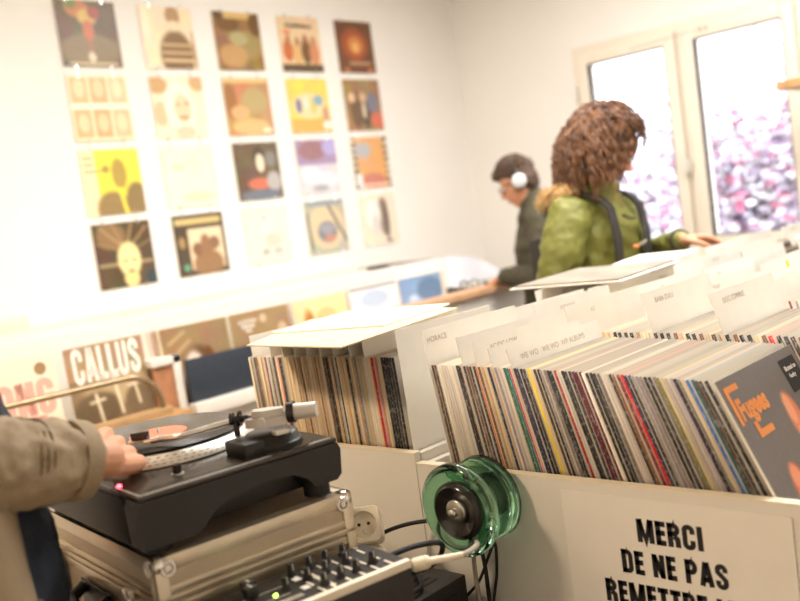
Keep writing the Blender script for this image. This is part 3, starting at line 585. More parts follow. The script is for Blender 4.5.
# latches and handle on the end face towards the camera-left (local -x face)
for y in (.10, .43):
    lb = MB(); lb.box((-.006, y-.024, hh-.20), (0, y+.024, hh-.075), bev=.003); lb.box((-.014, y-.013, hh-.185), (-.006, y+.013, hh-.09), bev=.004); lb.cyl((-.012, y-.016, hh-.10), (-.012, y+.016, hh-.10), .006, 12)
    lb.box((-.012, y-.012, hh-.075), (-.0005, y+.012, hh-.062), bev=.002); lb.build('latch', CHROME, case)
hb = MB(); hb.box((-.004, .185, hh-.215), (0, .325, hh-.095), bev=.003); hb.tube([(-.004, .20, hh-.105), (-.03, .205, hh-.118), (-.036, .255, hh-.125), (-.03, .305, hh-.118), (-.004, .31, hh-.105)], .010, 10)
hb.build('handle', BLACKP, case)

# turntable: local x towards its back edge, local y to the left
DZ_ = H-.345
deck = thing('turntable', 'black turntable playing a record on top of the flight case', 'turntable', (-1.199, .658, CH+.0005), math.radians(81.9))
dz = DZ_-CH-.0005; dw, dd = .356, .462
V = []; prof = [(0, .0), (.0, dz-.018), (.004, dz-.006), (dw-.004, dz-.006), (dw, dz-.018), (dw, .028), (dw-.006, .020), (.285, .020), (.268, .036), (.245, .047), (.20, .050), (.155, .047), (.125, .036), (.105, .017), (.09, .012), (.012, .012)]
# side profile with the raised arch, extruded across
pb = MB(); n = len(prof)
prof = [(0.002, .012), (0, dz-.02), (.005, dz-.008), (dw-.005, dz-.008), (dw, dz-.02), (dw-.004, .030), (dw-.014, .022), (.300, .022), (.285, .040), (.262, .052), (.21, .056), (.155, .052), (.118, .038), (.098, .019), (.085, .012)]
n = len(prof)
arch = [(x, 0., z) for x, z in prof]+[(x, .05, z) for x, z in prof]
pb.add(arch, [list(range(n)), list(range(n, 2*n))[::-1]]+[(i, n+i, n+(i+1) % n, (i+1) % n) for i in range(n)], 0)
pb.box((0, .05, .012), (dw, dd, dz-.008), 0, bev=.004)
pb.build('plinth', BLACKP, deck)
MB().box((.003, .003, dz-.008), (dw-.003, dd-.003, dz), bev=.003).build('top_plate', DECKM, deck)
tl = MB()
for a, c in (((.010, .010), (dw-.010, .0125)), ((.010, .010), (.0125, dd-.01)), ((.010, dd-.0125), (dw-.01, dd-.01))): tl.box((a[0], a[1], dz-.0003), (c[0], c[1], dz+.0006))
tl.build('trim_line', SILVP, deck)
for x, y in ((.035, .035), (.035, dd-.035), (dw-.035, .035), (dw-.035, dd-.035)): MB().cyl((x, y, 0), (x, y, .018 if x < .1 else .03), .022, 28).build('foot', RUBBER, deck)
sx, sy = .170, .288
Mp = Matrix.Translation((sx, sy, dz+.001))
plm = MB(); plm.lathe([(0, 0), (.163, 0), (.166, .001), (.166, .003), (.1535, .0185), (.152, .019), (0, .019)], 96, M=Mp, cap=False)
pl = plm.build('platter', SILV, deck)
dt = MB()
for ring, (rr, zz, cnt_) in enumerate(((.1642, .0057, 90), (.1602, .0103, 80), (.1565, .0149, 72))):
    for k in range(cnt_):
        a = 2*math.pi*k/cnt_; c_, s_ = math.cos(a), math.sin(a)
        p = [Vector((sx+(rr+.0004)*c_-s_*q, sy+rr*s_+c_*q, dz+.001+zz+w_)) for q, w_ in ((-.0028, -.0013), (.0028, -.0013), (.0028, .0013), (-.0028, .0013))]
        dt.add(p, [(0, 1, 2, 3)], 0)
dt.build('strobe_dots', mat('worn_dots', (.50, .45, .38), .5, .5), pl)
MB().lathe([(0, 0), (.146, 0), (.147, .0015), (.146, .003), (0, .003)], 96, M=Mp @ Matrix.Translation((0, 0, .0195)), cap=False).build('slipmat', RUBBER, deck)
MB().lathe([(0, 0), (.0036, 0), (.0036, .013), (.002, .016), (0, .016)], 16, M=Mp @ Matrix.Translation((0, 0, .0195)), cap=False).build('spindle', CHROME, deck)
# the record on the platter
vin, N, L, P = nmat('grooved_vinyl'); P.inputs['Base Color'].default_value = (.018, .015, .012, 1); P.inputs['Roughness'].default_value = .22; P.inputs['Specular IOR Level'].default_value = .28
P.inputs['Anisotropic'].default_value = .7
tc = N.new('ShaderNodeTexCoord'); wv = N.new('ShaderNodeTexWave'); wv.wave_type = 'RINGS'; wv.rings_direction = 'Z'; wv.inputs['Scale'].default_value = 160
L.new(tc.outputs['Object'], wv.inputs['Vector']); bp = N.new('ShaderNodeBump'); bp.inputs['Strength'].default_value = .25; bp.inputs['Distance'].default_value = .0005
L.new(wv.outputs['Fac'], bp.inputs['Height']); L.new(bp.outputs['Normal'], P.inputs['Normal'])
rc = thing('vinyl_record', 'black vinyl record with a salmon centre label on the turntable platter', 'record', (0, 0, 0))
wp = Matrix.Translation((-1.199, .658, CH+.0005)) @ Matrix.Rotation(math.radians(81.9), 4, 'Z') @ Vector((sx, sy, dz+.0245))
rc.location = wp
MB().lathe([(.0045, 0), (.149, 0), (.1505, .001), (.149, .002), (.0045, .002)], 96, cap=False).build('disc', vin, rc)
MB().lathe([(.0045, .002), (.050, .002), (.050, .0024), (.0045, .0024)], 64, cap=False).build('centre_label', PINKL, rc)
# tonearm
pvx, pvy = .256, .058; pz = dz+.052
ab = MB(); Ma = Matrix.Translation((pvx+.012, pvy+.008, dz))
ab.lathe([(0, 0), (.050, 0), (.050, .010), (.046, .013), (.045, .022), (.040, .026), (0, .026)], 48, M=Ma, cap=False)
ab.box((pvx-.058, pvy-.028, dz), (pvx-.02, pvy+.04, dz+.024), bev=.004)
base = ab.build('tonearm_base', BLACKP, deck)
rg = MB(); rg.lathe([(.052, 0), (.066, 0), (.066, .0025), (.052, .0025)], 48, M=Ma, cap=False); rg.build('height_ring', DECKM, base)
MB().box((pvx-.005, pvy-.040, dz+.026), (pvx+.022, pvy-.026, dz+.034), bev=.002).build('arm_scale', SILVP, base)
hx, hy, hz = .124, .182, dz+.038
u = Vector((pvx-hx, pvy-hy, 0)).normalized(); v = Vector((-u.y, u.x, 0))
gb = MB(); Mg = frameM((pvx, pvy, pz-.012), u, v)
gb.prism([(-.030, -.012), (-.012, -.019), (.018, -.017), (.042, -.009), (.042, .009), (.018, .017), (-.012, .019), (-.030, .012)], 0, .014, M=Mg)
gb.prism([(-.018, -.008), (.0, -.014), (.018, -.012), (.034, -.007), (.034, .007), (.018, .012), (0, .014), (-.018, .008)], .014, .026, M=Mg)
gb.cyl(Mg @ Vector((0, -.016, .01)), Mg @ Vector((0, -.024, .01)), .006, 16)
gb.build('gimbal', SILVP, deck)
gm = MB(); p0 = Vector((pvx, pvy, pz+.004))
gm.cyl(p0-u*.050+v*.0, p0-u*.026, .0045, 12); gm.cyl(p0-u*.056, p0-u*.050, .0105, 20); gm.lathe([(.009, -.002), (.0125, -.002), (.0125, .002), (.009, .002)], 24, M=Matrix.Translation(p0-u*.040) @ u.to_track_quat('Z', 'Y').to_matrix().to_4x4())
gm.cyl(p0-u*.048-Vector((0, 0, .030)), p0-u*.048, .005, 12)
gm.build('arm_rest', BLACKG, deck)
at = MB(); hd = Vector((hx, hy, hz)); pts = []
for k in range(25):
    s = k/24; q = p0.lerp(hd, s); q += v*(.011*math.sin(s*math.pi*2)*(1 if s < .55 else 1.4)); pts.append(q)
at.tube(pts, .0056, 12); at.build('tonearm_tube', CHROME, deck)
hs = MB(); Mh = frameM(hd, -u, v)
hs.cyl(hd, hd-u*.012, .0065, 16, 1)
hs.prism([(.010, -.009), (.045, -.009), (.050, -.006), (.050, .006), (.045, .009), (.010, .009)], -.003, .001, 1, M=Mh)
hs.box((.016, -.0075, -.016), (.044, .0075, -.003), 0, M=Mh, bev=.002); hs.tube([Mh @ Vector(p) for p in ((.040, -.008, 0), (.047, -.018, .002), (.052, -.026, .006))], .0014, 6, 1)
hs.build('headshell', [BLACKG, CHROME], deck)
cwb = MB(); cwb.cyl(p0+u*.020, p0+u*.05, .006, 14, 0); cwb.cyl(p0+u*.040, p0+u*.052, .0175, 32, 1); cwb.cyl(p0+u*.052, p0+u*.088, .0135, 32, 0, r2=.0125)
cwb.build('counterweight', [SILVP, BLACKG], deck)
MB().cyl((.100, .072, dz), (.100, .072, dz+.016), .007, 20).build('target_lamp', BLACKG, deck)
MB().lathe([(0, 0), (.010, 0), (.010, .0015), (0, .0015)], 24, M=Matrix.Translation((.100, .072, dz)), cap=False).build('lamp_ring', SILVP, deck)
MB().ball((.016, .098, dz+.001), (.004, .004, .0035), n=12).build('pilot_light', REDLED, deck)
ps = MB(); ps.box((.03, .030, dz), (.165, .034, dz+.0008)); ps.box((.17, .024, dz), (.20, .026, dz+.0007)); ps.build('pitch_slot', BLACKG, deck)
MB().box((.012, .30, dz), (.045, .34, dz+.002), bev=.001).build('start_button', SILVP, deck)

# mixer
MZ = H-.52; MA = math.radians(79.7)
mx = thing('dj_mixer', 'small black mixer with rows of knobs in front of the metal case', 'mixer', (-1.0555, .622, MZ-.088), MA)
mz = .088; ml, mwd = .362, .128
MB().box((0, 0, 0), (ml, mwd, mz-.003), bev=.002).build('housing', BLACKP, mx)
MB().box((0, .012, mz-.003), (ml, mwd, mz), bev=.001).build('face_plate', mat('worn_black_plate', (.03, .025, .019), .6, spec=.2, var=.2, scale=70), mx)
sb = MB(); sb.box((0, -.001, mz-.012), (ml+.001, .011, mz+.001), bev=.0015); sb.build('side_trim', IVORY, mx)
lt = MB()
for x in (.345, .335): pass
for x in (.205, .222, .25, .275, .30, .326):
    for y in (.10, .058, .022): lt.box((x+.010, y-.012, mz), (x+.0135, y+.012, mz+.0005))
for y in (.028, .034, .085): lt.box((.10, y, mz), (.19, y+.002, mz+.0005))
lt.box((.02, .052, mz), (.18, .053, mz+.0005)); lt.box((.232, .018, mz), (.240, .10, mz+.0006))
lt.build('white_markings', IVORY, mx)
for x, y in ((.217, .110), (.250, .112), (.280, .112), (.313, .112), (.183, .068), (.223, .072), (.256, .074), (.294, .076), (.229, .034), (.259, .036), (.288, .036), (.322, .042)):
    k = MB(); M = Matrix.Translation((x, y, mz))
    k.lathe([(0, 0), (.0085, 0), (.0080, .003), (.0062, .005), (.0052, .0175), (.0045, .019), (0, .019)], 20, M=M, cap=False); k.box((-.0006, -.0058, .004), (.0006, -.0045, .0192), 1, M=M)
    k.build('knob', [RUBBER, IVORY], mx)
for x, y in ((.213, .090), (.205, .050)): MB().box((x-.006, y-.007, mz), (x+.006, y+.007, mz+.0008)).build('paper_bit', PAPER, mx)
for x, y, s in ((.137, .098, 1.), (.130, .078, 1.)):
    k = MB(); k.box((x-.010, y-.008, mz+.004), (x+.010, y+.008, mz+.022), 0, bev=.003); k.box((x-.001, y-.008, mz+.0221), (x+.001, y+.008, mz+.0226), 1); k.box((x-.002, y-.002, mz), (x+.002, y+.002, mz+.006), 0); k.build('fader_cap', [BLACKP, IVORY], mx)
fs = MB(); fs.box((.06, .086, mz), (.20, .090, mz+.0005)); fs.box((.08, .066, mz), (.19, .069, mz+.0005)); fs.build('fader_slot', RUBBER, mx)
MB().ball((.160, .060, mz+.001), (.0032, .0032, .003), n=12).build('level_light', GRNLED, mx)
for x in (.03, .34): MB().cyl((x, .118, mz), (x, .118, mz+.0015), .004, 12).build('screw', STEEL, mx)
# black rack box carrying the mixer
t = thing('equipment_box', 'plain black box under the mixer', 'box', (-1.050, .626, TZ), MA)
MB().box((0, 0, 0), (.352, .118, MZ-.0885-TZ), bev=.003).build('body', BLACKP, t)
MB().box((.02, -.002, .03), (.332, 0, .16)).build('side_grille', RUBBER, t)
# amplifier
t = thing('amplifier', 'low black amplifier box standing against the white bin', 'amplifier', (-1.43, 1.075, TZ))
MB().box((0, 0, .006), (.252, .232, H-.70-TZ), bev=.004).build('body', BLACKP, t)
vn = MB()
for k in range(6): vn.box((.12+.018*k, .05, H-.70-TZ), (.127+.018*k, .19, H-.699-TZ))
vn.box((.252, .03, .03), (.2535, .2, .075)); vn.build('vent', RUBBER, t)
for x in (.02, .22):
    for y in (.02, .20): MB().cyl((x, y, 0), (x, y, .007), .012, 12).build('foot', RUBBER, t)
# socket block on a round adaptor
AZ = H-.70
t = thing('plug_adaptor', 'round cream plug adaptor on the black amplifier under the socket', 'adaptor', (-1.325, 1.195, AZ+.0005))
MB().lathe([(0, 0), (.038, 0), (.040, .006), (.040, .05), (.036, .062), (.024, .072), (0, .074)], 40, cap=False).build('body', IVORY, t)
rb = MB()
for z in (.02, .03, .04): rb.lathe([(.0400, z), (.0412, z+.001), (.0412, z+.003), (.0400, z+.004)], 40, cap=False)
rb.build('grip_ribs', IVORY, t)
t = thing('power_socket', 'tilted square cream power socket behind the mixer', 'power socket', (-1.325, 1.195, AZ+.118))
nrm = Vector((.58, -.68, .45)).normalized(); xr = Vector((.76, .63, -.05)); Ms = frameM((0, 0, 0), xr, Vector((0, 0, 1))-nrm*.45)
zc = Ms.to_3x3() @ Vector((0, 0, 1))
if zc.dot(nrm) < 0: Ms = Ms @ Matrix.Rotation(math.pi, 4, 'Y')
Ms = Ms @ Matrix.Rotation(math.radians(6), 4, 'Z')
sb = MB(); s_ = .035
# body with a round well
ring = []; nn = 40
def sqp(a, r):
    c, s = math.cos(a), math.sin(a); k = 1/max(abs(c), abs(s)); k = min(k, 1.28); return (c*k*r, s*k*r)
V = []; F = []
for z, kind in ((-.045, 'o'), (.0, 'o'), (.003, 'o2'), (.003, 'i'), (-.013, 'i2'), (-.013, 'c')):
    for k in range(nn):
        a = 2*math.pi*k/nn
        if kind == 'o': x, y = sqp(a, s_)
        elif kind == 'o2': x, y = sqp(a, s_-.002)
        elif kind == 'i': x, y = .0265*math.cos(a), .0265*math.sin(a)
        elif kind == 'i2': x, y = .0235*math.cos(a), .0235*math.sin(a)
        else: x, y = 0, 0
        V.append((x, y, z))
for i in range(5):
    for k in range(nn): F.append((i*nn+k, i*nn+(k+1) % nn, (i+1)*nn+(k+1) % nn, (i+1)*nn+k))
F.append(list(range(nn))[::-1]); sb.add(V, F, 0, M=Ms); sb.build('body', IVORY, t)
ho = MB()
for x, y, r in ((-.0095, .003, .0032), (.0095, .003, .0032)): ho.lathe([(0, -.0128), (r, -.0128), (r, -.0120), (0, -.0120)], 16, M=Ms @ Matrix.Translation((x, y, 0)), cap=False)
ho.build('contact_hole', RUBBER, t)
ep = MB(); ep.lathe([(0, -.013), (.0024, -.013), (.0024, .001), (0, .002)], 12, M=Ms @ Matrix.Translation((0, -.012, 0)), cap=False); ep.build('earth_pin', STEEL, t)
# plug between
t2 = thing('black_plug', 'black plug and cable boss between the metal case and the cream socket', 'plug', (-1.392, 1.165, AZ+.0005))
MB().lathe([(0, 0), (.018, 0), (.020, .01), (.018, .075), (.012, .085), (0, .086)], 24, cap=False).build('body', RUBBER, t2)
t2.rotation_euler = (0, 0, 0)
def cable(name, pts, r, m, label, cat='cable'):
    P_ = [Vector(p) for p in pts]; out = []
    for i in range(len(P_)-1):
        a, b_, c, d = P_[max(i-1, 0)], P_[i], P_[i+1], P_[min(i+2, len(P_)-1)]
        for k in range(8):
            s = k/8; out.append(.5*((2*b_)+(c-a)*s+(2*a-5*b_+4*c-d)*s*s+(3*b_-a-3*c+d)*s**3))
    out.append(P_[-1]); return tag(MB().tube(out, r, 10).build(name, m), label, cat)
cable('power_cable', [(-1.372, 1.17, AZ+.05), (-1.345, 1.27, AZ+.075), (-1.29, 1.325, AZ+.085), (-1.22, 1.335, AZ+.085), (-1.16, 1.338, AZ+.05), (-1.15, 1.335, AZ-.05), (-1.15, 1.33, TZ+.01)], .0042, RUBBER, 'black cable running from the socket along the white bin to the insulator')
cable('audio_cable', [(-1.09, .995, MZ-.03), (-1.09, 1.03, MZ-.028), (-1.08, 1.09, MZ-.03), (-1.10, 1.17, MZ-.06), (-1.18, 1.22, MZ-.13), (-1.28, 1.20, AZ+.012), (-1.30, 1.12, AZ+.008), (-1.22, 1.11, AZ+.008), (-1.20, 1.2, AZ+.010), (-1.27, 1.26, AZ+.012)], .0048, RUBBER, 'black audio cable looping from the mixer onto the amplifier')
t = thing('jack_plug', 'cream jack plug with a ribbed collar at the corner of the mixer', 'plug', (-.998, .988, MZ-.014), math.radians(62))
pj = MB(); pj.cyl((0, 0, 0), (.028, 0, 0), .0095, 20)
for k in range(4): pj.cyl((.003+.006*k, 0, 0), (.006+.006*k, 0, 0), .0112, 20)
pj.build('collar', IVORY, t); MB().cyl((.028, 0, 0), (.085, 0, -.004), .0062, 16, r2=.005).build('sleeve', IVORY, t)
cable('grey_cable', [(-.957, 1.062, MZ-.018), (-.965, 1.09, MZ-.022), (-1.02, 1.17, MZ-.05), (-1.10, 1.26, MZ-.09), (-1.155, 1.31, MZ-.16), (-1.15, 1.31, TZ+.02), (-1.10, 1.28, TZ+.006)], .0045, PENCIL, 'grey cable hanging from the cream jack plug beside the amplifier')
cable('speaker_cable', [(-1.19, 1.315, AZ-.05), (-1.165, 1.33, AZ-.02), (-1.14, 1.338, AZ+.03), (-1.12, 1.338, AZ+.06), (-1.125, 1.338, AZ+.0), (-1.14, 1.336, AZ-.06), (-1.13, 1.333, TZ+.012)], .003, RUBBER, 'thin black cable hooked up under the green insulator')

# ------------------------------------------------------------------ long wall bin with displayed covers
wb = thing('wall_bin', 'long white record bin along the left wall under the pinned covers', 'record bin', (0, 0, 0))
b = MB(); b.box((-3.16, .3, 0), (-3.10, 4.6, H-.645), 0); b.build('front_panel', WHITE, wb)
MB().box((WX+.02, .3, H-.70), (-3.16, 4.6, H-.65)).build('shelf', WHITE, wb)
MB().box((WX+.001, .3, H-.70), (-3.42, 3.98, H-.262), bev=.004).build('back_ledge', WHITE, wb)
for y in (.3, 1.895, 4.56): MB().box((-3.42, y, H-.65), (-3.12, y+.04, H-.42), bev=.003).build('divider', EDGE, wb)
pst = MB(); pst.box((-3.14, 1.955, H-.66), (-3.105, 1.99, H-.405), bev=.003); pst.box((-3.30, 1.86, H-.435), (-3.105, 1.99, H-.405), bev=.003); pst.build('post', WHITE, wb)
MB().box((-3.128, 1.87, H-.66), (-3.116, 1.954, H-.437)).build('red_board', WOODR, wb)
MB().box((-3.10, 2.0, H-.60), (-3.085, 2.85, H-.432), bev=.002).build('navy_board', NAVY, wb)
MB().box((-3.10, 1.99, H-.655), (-3.05, 3.0, H-.602), bev=.003).build('lower_rail', WHITE, wb)
MB().box((-3.14, 2.86, H-.46), (-3.02, 4.6, H-.425), bev=.004).build('wooden_rail', mat('salmon_wood_rail', (.62, .36, .20), .45, var=.12, scale=12), wb)
MB().box((-3.12, 2.86, H-.645), (-3.05, 4.6, H-.461)).build('rail_panel', WHITE, wb)
MB().box((-3.12, 1.15, H-.645), (-2.98, 1.93, H-.60), bev=.003).build('wooden_ledge', OAK, wb)
MB().box((-3.06, 1.45, H-.600), (-3.0, 1.86, H-.572), bev=.003).build('wooden_lip', mat('light_brown_wood', (.42, .26, .12), .5, var=.15, scale=12), wb)
tr = [(-3.02, .9, H-.425), (-3.02, 1.3, H-.432), (-3.02, 1.68, H-.435)]+[(-3.02, 1.70+.13*math.sin(a), H-.565+.13*math.cos(a)) for a in [math.pi/2*k/8 for k in range(9)]]+[(-3.02, 1.835, H-.63)]
MB().tube(tr, .011, 14).build('tube_rail', TUBE, wb)

BRN = (150, 118, 78)
DISP = [
 (1.195, 'white cover with big pale pink letters at the left end of the wall bin', (250, 228, 202), [], .0, 'white'),
 (1.548, 'brown landscape cover with large cream letters and three crosses', (165, 140, 104), [('r',0,.38,1,1,(140,116,84)),('e',.6,.55,.45,.2,(186,162,124)),('e',.3,.75,.3,.2,(110,92,66)),('e',.85,.75,.2,.2,(120,100,74)),('b',.30,.58,.34,.92,.018,(240,222,190)),('b',.22,.66,.40,.64,.014,(240,222,190)),('b',.55,.42,.60,.85,.018,(240,222,190)),('b',.46,.50,.66,.47,.014,(240,222,190)),('b',.80,.48,.84,.78,.016,(236,216,184)),('b',.72,.56,.90,.54,.013,(236,216,184))], .1, 'brown'),
 (1.945, 'taupe cover with a white draped figure above the navy board', (150, 122, 88), [('e',.5,.62,.26,.34,(110,82,52)),('e',.42,.68,.17,.34,(238,218,200)),('e',.66,.62,.09,.3,(120,70,40)),('e',.78,.7,.06,.24,(226,190,140)),('b',.1,.2,.34,.08,.02,(190,160,120)),('b',.2,.32,.4,.2,.02,(190,160,120))], .06, 'taupe'),
 (2.275, 'taupe cover with small pale words in its upper left corner', (158, 130, 94), [('e',.55,.12,.06,.06,(205,180,145)),('e',.85,.3,.08,.08,(200,176,140)),('e',.3,.55,.1,.06,(196,170,132)),('e',.7,.65,.12,.1,(200,172,132))], .05, 'taupe'),
 (2.618, 'cream cover with an amber figure on its left side', (240, 210, 158), [('e',.26,.5,.12,.36,(206,150,80)),('e',.28,.3,.07,.1,(180,120,60)),('e',.6,.3,.2,.14,(226,188,130)),('e',.7,.6,.2,.3,(232,200,150))], .06, 'cream'),
 (2.965, 'pale blue and white cover with a red lower left corner', (222, 220, 222), [('e',.12,.75,.13,.3,(226,100,70)),('e',.5,.2,.3,.14,(180,195,215)),('e',.7,.6,.25,.2,(240,240,240)),('b',.3,.5,.8,.45,.01,(150,160,180)),('r',.0,.0,1,.03,(110,120,130))], .06, 'pale blue'),
 (3.300, 'blue cover with a white dome shape near the orange rail', (130, 156, 190), [('e',.7,.25,.3,.2,(104,130,160)),('e',.3,.6,.3,.3,(150,176,208)),('e',.55,.97,.2,.22,(244,240,240)),('e',.3,.35,.1,.08,(190,205,225))], .06, 'blue'),
]
behind = ['brown', 'orange brown', 'cream', 'tan']
SHORT = ['white cover with pink letters', 'cover with three crosses', 'taupe cover with a draped figure', 'taupe cover with pale words', 'cream cover with an amber figure', 'pale blue and white cover', 'blue cover with a dome']
BC = [rgb(120, 84, 52), rgb(176, 104, 60), rgb(226, 200, 150), rgb(170, 130, 84)]
for i, (y, label, bg, shp, bl, nm) in enumerate(DISP):
    t = thing('displayed_record', label, 'record', (-3.135, y, H-.618), math.pi/2, 'covers displayed on the wall bin')
    t.rotation_euler = (math.radians(-3.5), 0, math.pi/2)
    o = printed_sleeve('sleeve', art(bg, shp, 48, 50+i, .03, bl), t, t=.005)
    if i == 0:
        for txt, z, sz, w_ in (('LONG', .175, .12, 1.0), ('HOT', .055, .11, 1.0)):
            V, F = heavy_text(txt, sz, w_, .05, .24); MB().add(V, F, 0, M=frameM((.165, -.0006, z), (1, 0, 0), (.06, 0, 1))).build('lettering', PINKT, t)
        MB().lathe([(.0, 0), (.022, 0), (.022, .0008), (0, .0008)], 24, M=frameM((.262, -.0003, .272), (1, 0, 0), (0, 0, 1)), cap=False).build('sticker', mat('bronze_sticker', (.35, .22, .1), .5), t)
    if i == 1:
        V, F = heavy_text('CALLUS', .125, 1, .07, .21); xs = [v[0] for v in V]; k = .27/(max(xs)-min(xs)); MB().add([(a*k, b_, 0) for a, b_, c in V], F, 0, M=frameM((.160, -.0006, .245), (1, 0, 0), (0, 0, 1))).build('lettering', CREAMT, t)
    if i == 3:
        for txt, z in (('AUDITION', .275), ('SERENA', .255), ('KID', .236)):
            V, F = text_geo(txt, .02, 1, .0006); MB().add(V, F, 0, M=frameM((.09, -.0006, z), (1, 0, 0), (0, 0, 1))).build('lettering', CREAMT, t)
    nb = 6 if i in (1, 2, 6) else 4
    for k in range(nb):
        sg = 1 if i in (1, 6) else -1
        o = link('record', RM[4]); o.color = (*BC[(i+k) % 4], 1)
        # stands behind the displayed cover, stepped sideways
        off = .007+.007*k
        o.matrix_world = Matrix.Translation((-3.135-off, y+sg*(.012+.013*k)*(1 if i != 2 else .3), H-.618)) @ Matrix.Rotation(math.pi/2, 4, 'Z') @ Matrix.Rotation(math.radians(-3.5), 4, 'X') @ Matrix.Rotation(-math.pi/2, 4, 'Z') @ Matrix.Translation((-.004, 0, 0))
        tag(o, f'{behind[(i+k) % 4]} record, {ordinal(k+1)} behind the {SHORT[i]}', 'record', 'records standing behind the displayed covers')
# things on the ledge
t = thing('record', 'grey sleeve lying on the white ledge near the corner', 'record', (-3.80, 3.66, H-.2615), .15); t.rotation_euler = (0, 0, .15)
MB().box((0, 0, 0), (.315, .315, .004)).build('sleeve', mat('dull_grey_sleeve', (.30, .27, .24), .5, var=.1), t)
t = thing('cassette_case', 'small dark case lying beside the grey sleeve on the white ledge', 'case', (-3.60, 3.54, H-.2615), .1)
MB().box((0, 0, 0), (.07, .11, .017), bev=.002).build('body', DARKC, t)
ar = MB(); n = 24; poly = [(0, 0)]+[(.52*k/n, .17*(1-(k/n)**2.2)) for k in range(n+1)]
ar.add([(0, x, z) for x, z in poly]+[(.02, x, z) for x, z in poly], [list(range(len(poly))), list(range(len(poly), 2*len(poly)))[::-1]]+[(i, len(poly)+i, len(poly)+(i+1) % len(poly), (i+1) % len(poly)) for i in range(len(poly))])
o = tag(ar.build('white_end_board', mat('cool_white_board', (.78, .80, .86), .5, var=.01)), 'curved white board standing at the far end of the covers', 'board'); o.location = (-3.44, 3.99, H-.43)
for k, (x, y, lb) in enumerate(((-3.33, 3.78, 'small pair of dark sunglasses lying nearest the blue cover'), (-3.30, 4.02, 'small dark pair of glasses lying beside the hand of the man'))):
    t = thing('spectacles', lb, 'glasses', (x, y, H-.44 if y < 3.9 else H-.44), .3)
    g = MB()
    for s in (-1, 1):
        g.lathe([(.019, 0), (.024, 0), (.024, .004), (.019, .004)], 20, M=Matrix.Translation((s*.032, 0, .02)) @ Matrix.Rotation(math.pi/2, 4, 'X'), cap=False)
        g.tube([(s*.056, 0, .025), (s*.06, .07, .024), (s*.058, .12, .006)], .003, 6)
    g.tube([(-.009, 0, .024), (0, 0, .028), (.009, 0, .024)], .0025, 6); g.build('rim', DARKC, t)
tag(MB().box((-3.42, 3.66, H-.64), (-3.155, 4.18, H-.4405), bev=.004).build('cardboard_box', IVORY), 'pale box at the far end of the wall bin with glasses lying on it', 'box')
cable('coiled_wire', [(-3.36, 3.70, H-.434), (-3.22, 3.74, H-.434), (-3.20, 3.86, H-.434), (-3.30, 3.92, H-.434), (-3.37, 3.86, H-.434), (-3.30, 3.78, H-.43), (-3.22, 3.9, H-.434), (-3.2, 4.08, H-.434), (-3.28, 4.13, H-.434)], .006, DARKC, 'dark wire curled on the pale box by the man')

# ------------------------------------------------------------------ people
def organic(mb, voxel, sm=4, disp=0., dscale=.05):
    me = mb.mesh('tmp', [SKIN]); o = bpy.data.objects.new('tmp', me); COL.objects.link(o)
    r = o.modifiers.new('r', 'REMESH'); r.mode = 'VOXEL'; r.voxel_size = voxel
    s = o.modifiers.new('s', 'SMOOTH'); s.iterations = sm; s.factor = .5
    bpy.context.view_layer.update(); dg = bpy.context.evaluated_depsgraph_get(); e = o.evaluated_get(dg); m2 = e.to_mesh()
    V = [v.co.copy() for v in m2.vertices]
    if disp:
        Nn = [v.normal.copy() for v in m2.vertices]
        V = [v+n*disp*(noise.noise(v/dscale)+.5*noise.noise(v/(dscale*.45))) for v, n in zip(V, Nn)]
    F = [list(p.vertices) for p in m2.polygons]; e.to_mesh_clear(); bpy.data.objects.remove(o); bpy.data.meshes.remove(me)
    return V, F
def limb(mb, pts, radii, n=14, sub=6):
    P_ = [Vector(p) for p in pts]; out = []; rr = []
    for i in range(len(P_)-1):
        a, b_, c, d = P_[max(i-1, 0)], P_[i], P_[i+1], P_[min(i+2, len(P_)-1)]
        for k in range(sub):
            s = k/sub; out.append(.5*((2*b_)+(c-a)*s+(2*a-5*b_+4*c-d)*s*s+(3*b_-a-3*c+d)*s**3)); rr.append(radii[i]*(1-s)+radii[i+1]*s)
    out.append(P_[-1]); rr.append(radii[-1]); mb.tube(out, 1, n, radii=rr)
    mb.ball(out[0][:], rr[0]*.98, n=n); mb.ball(out[-1][:], rr[-1]*.98, n=n)
def oval(mb, c, right, up, fwd, rx, ru, rf, n=20):
    M = Matrix(((right.x, fwd.x, up.x, c[0]), (right.y, fwd.y, up.y, c[1]), (right.z, fwd.z, up.z, c[2]), (0, 0, 0, 1)))
    mb.ball((0, 0, 0), (rx, rf, ru), n=n, M=M)
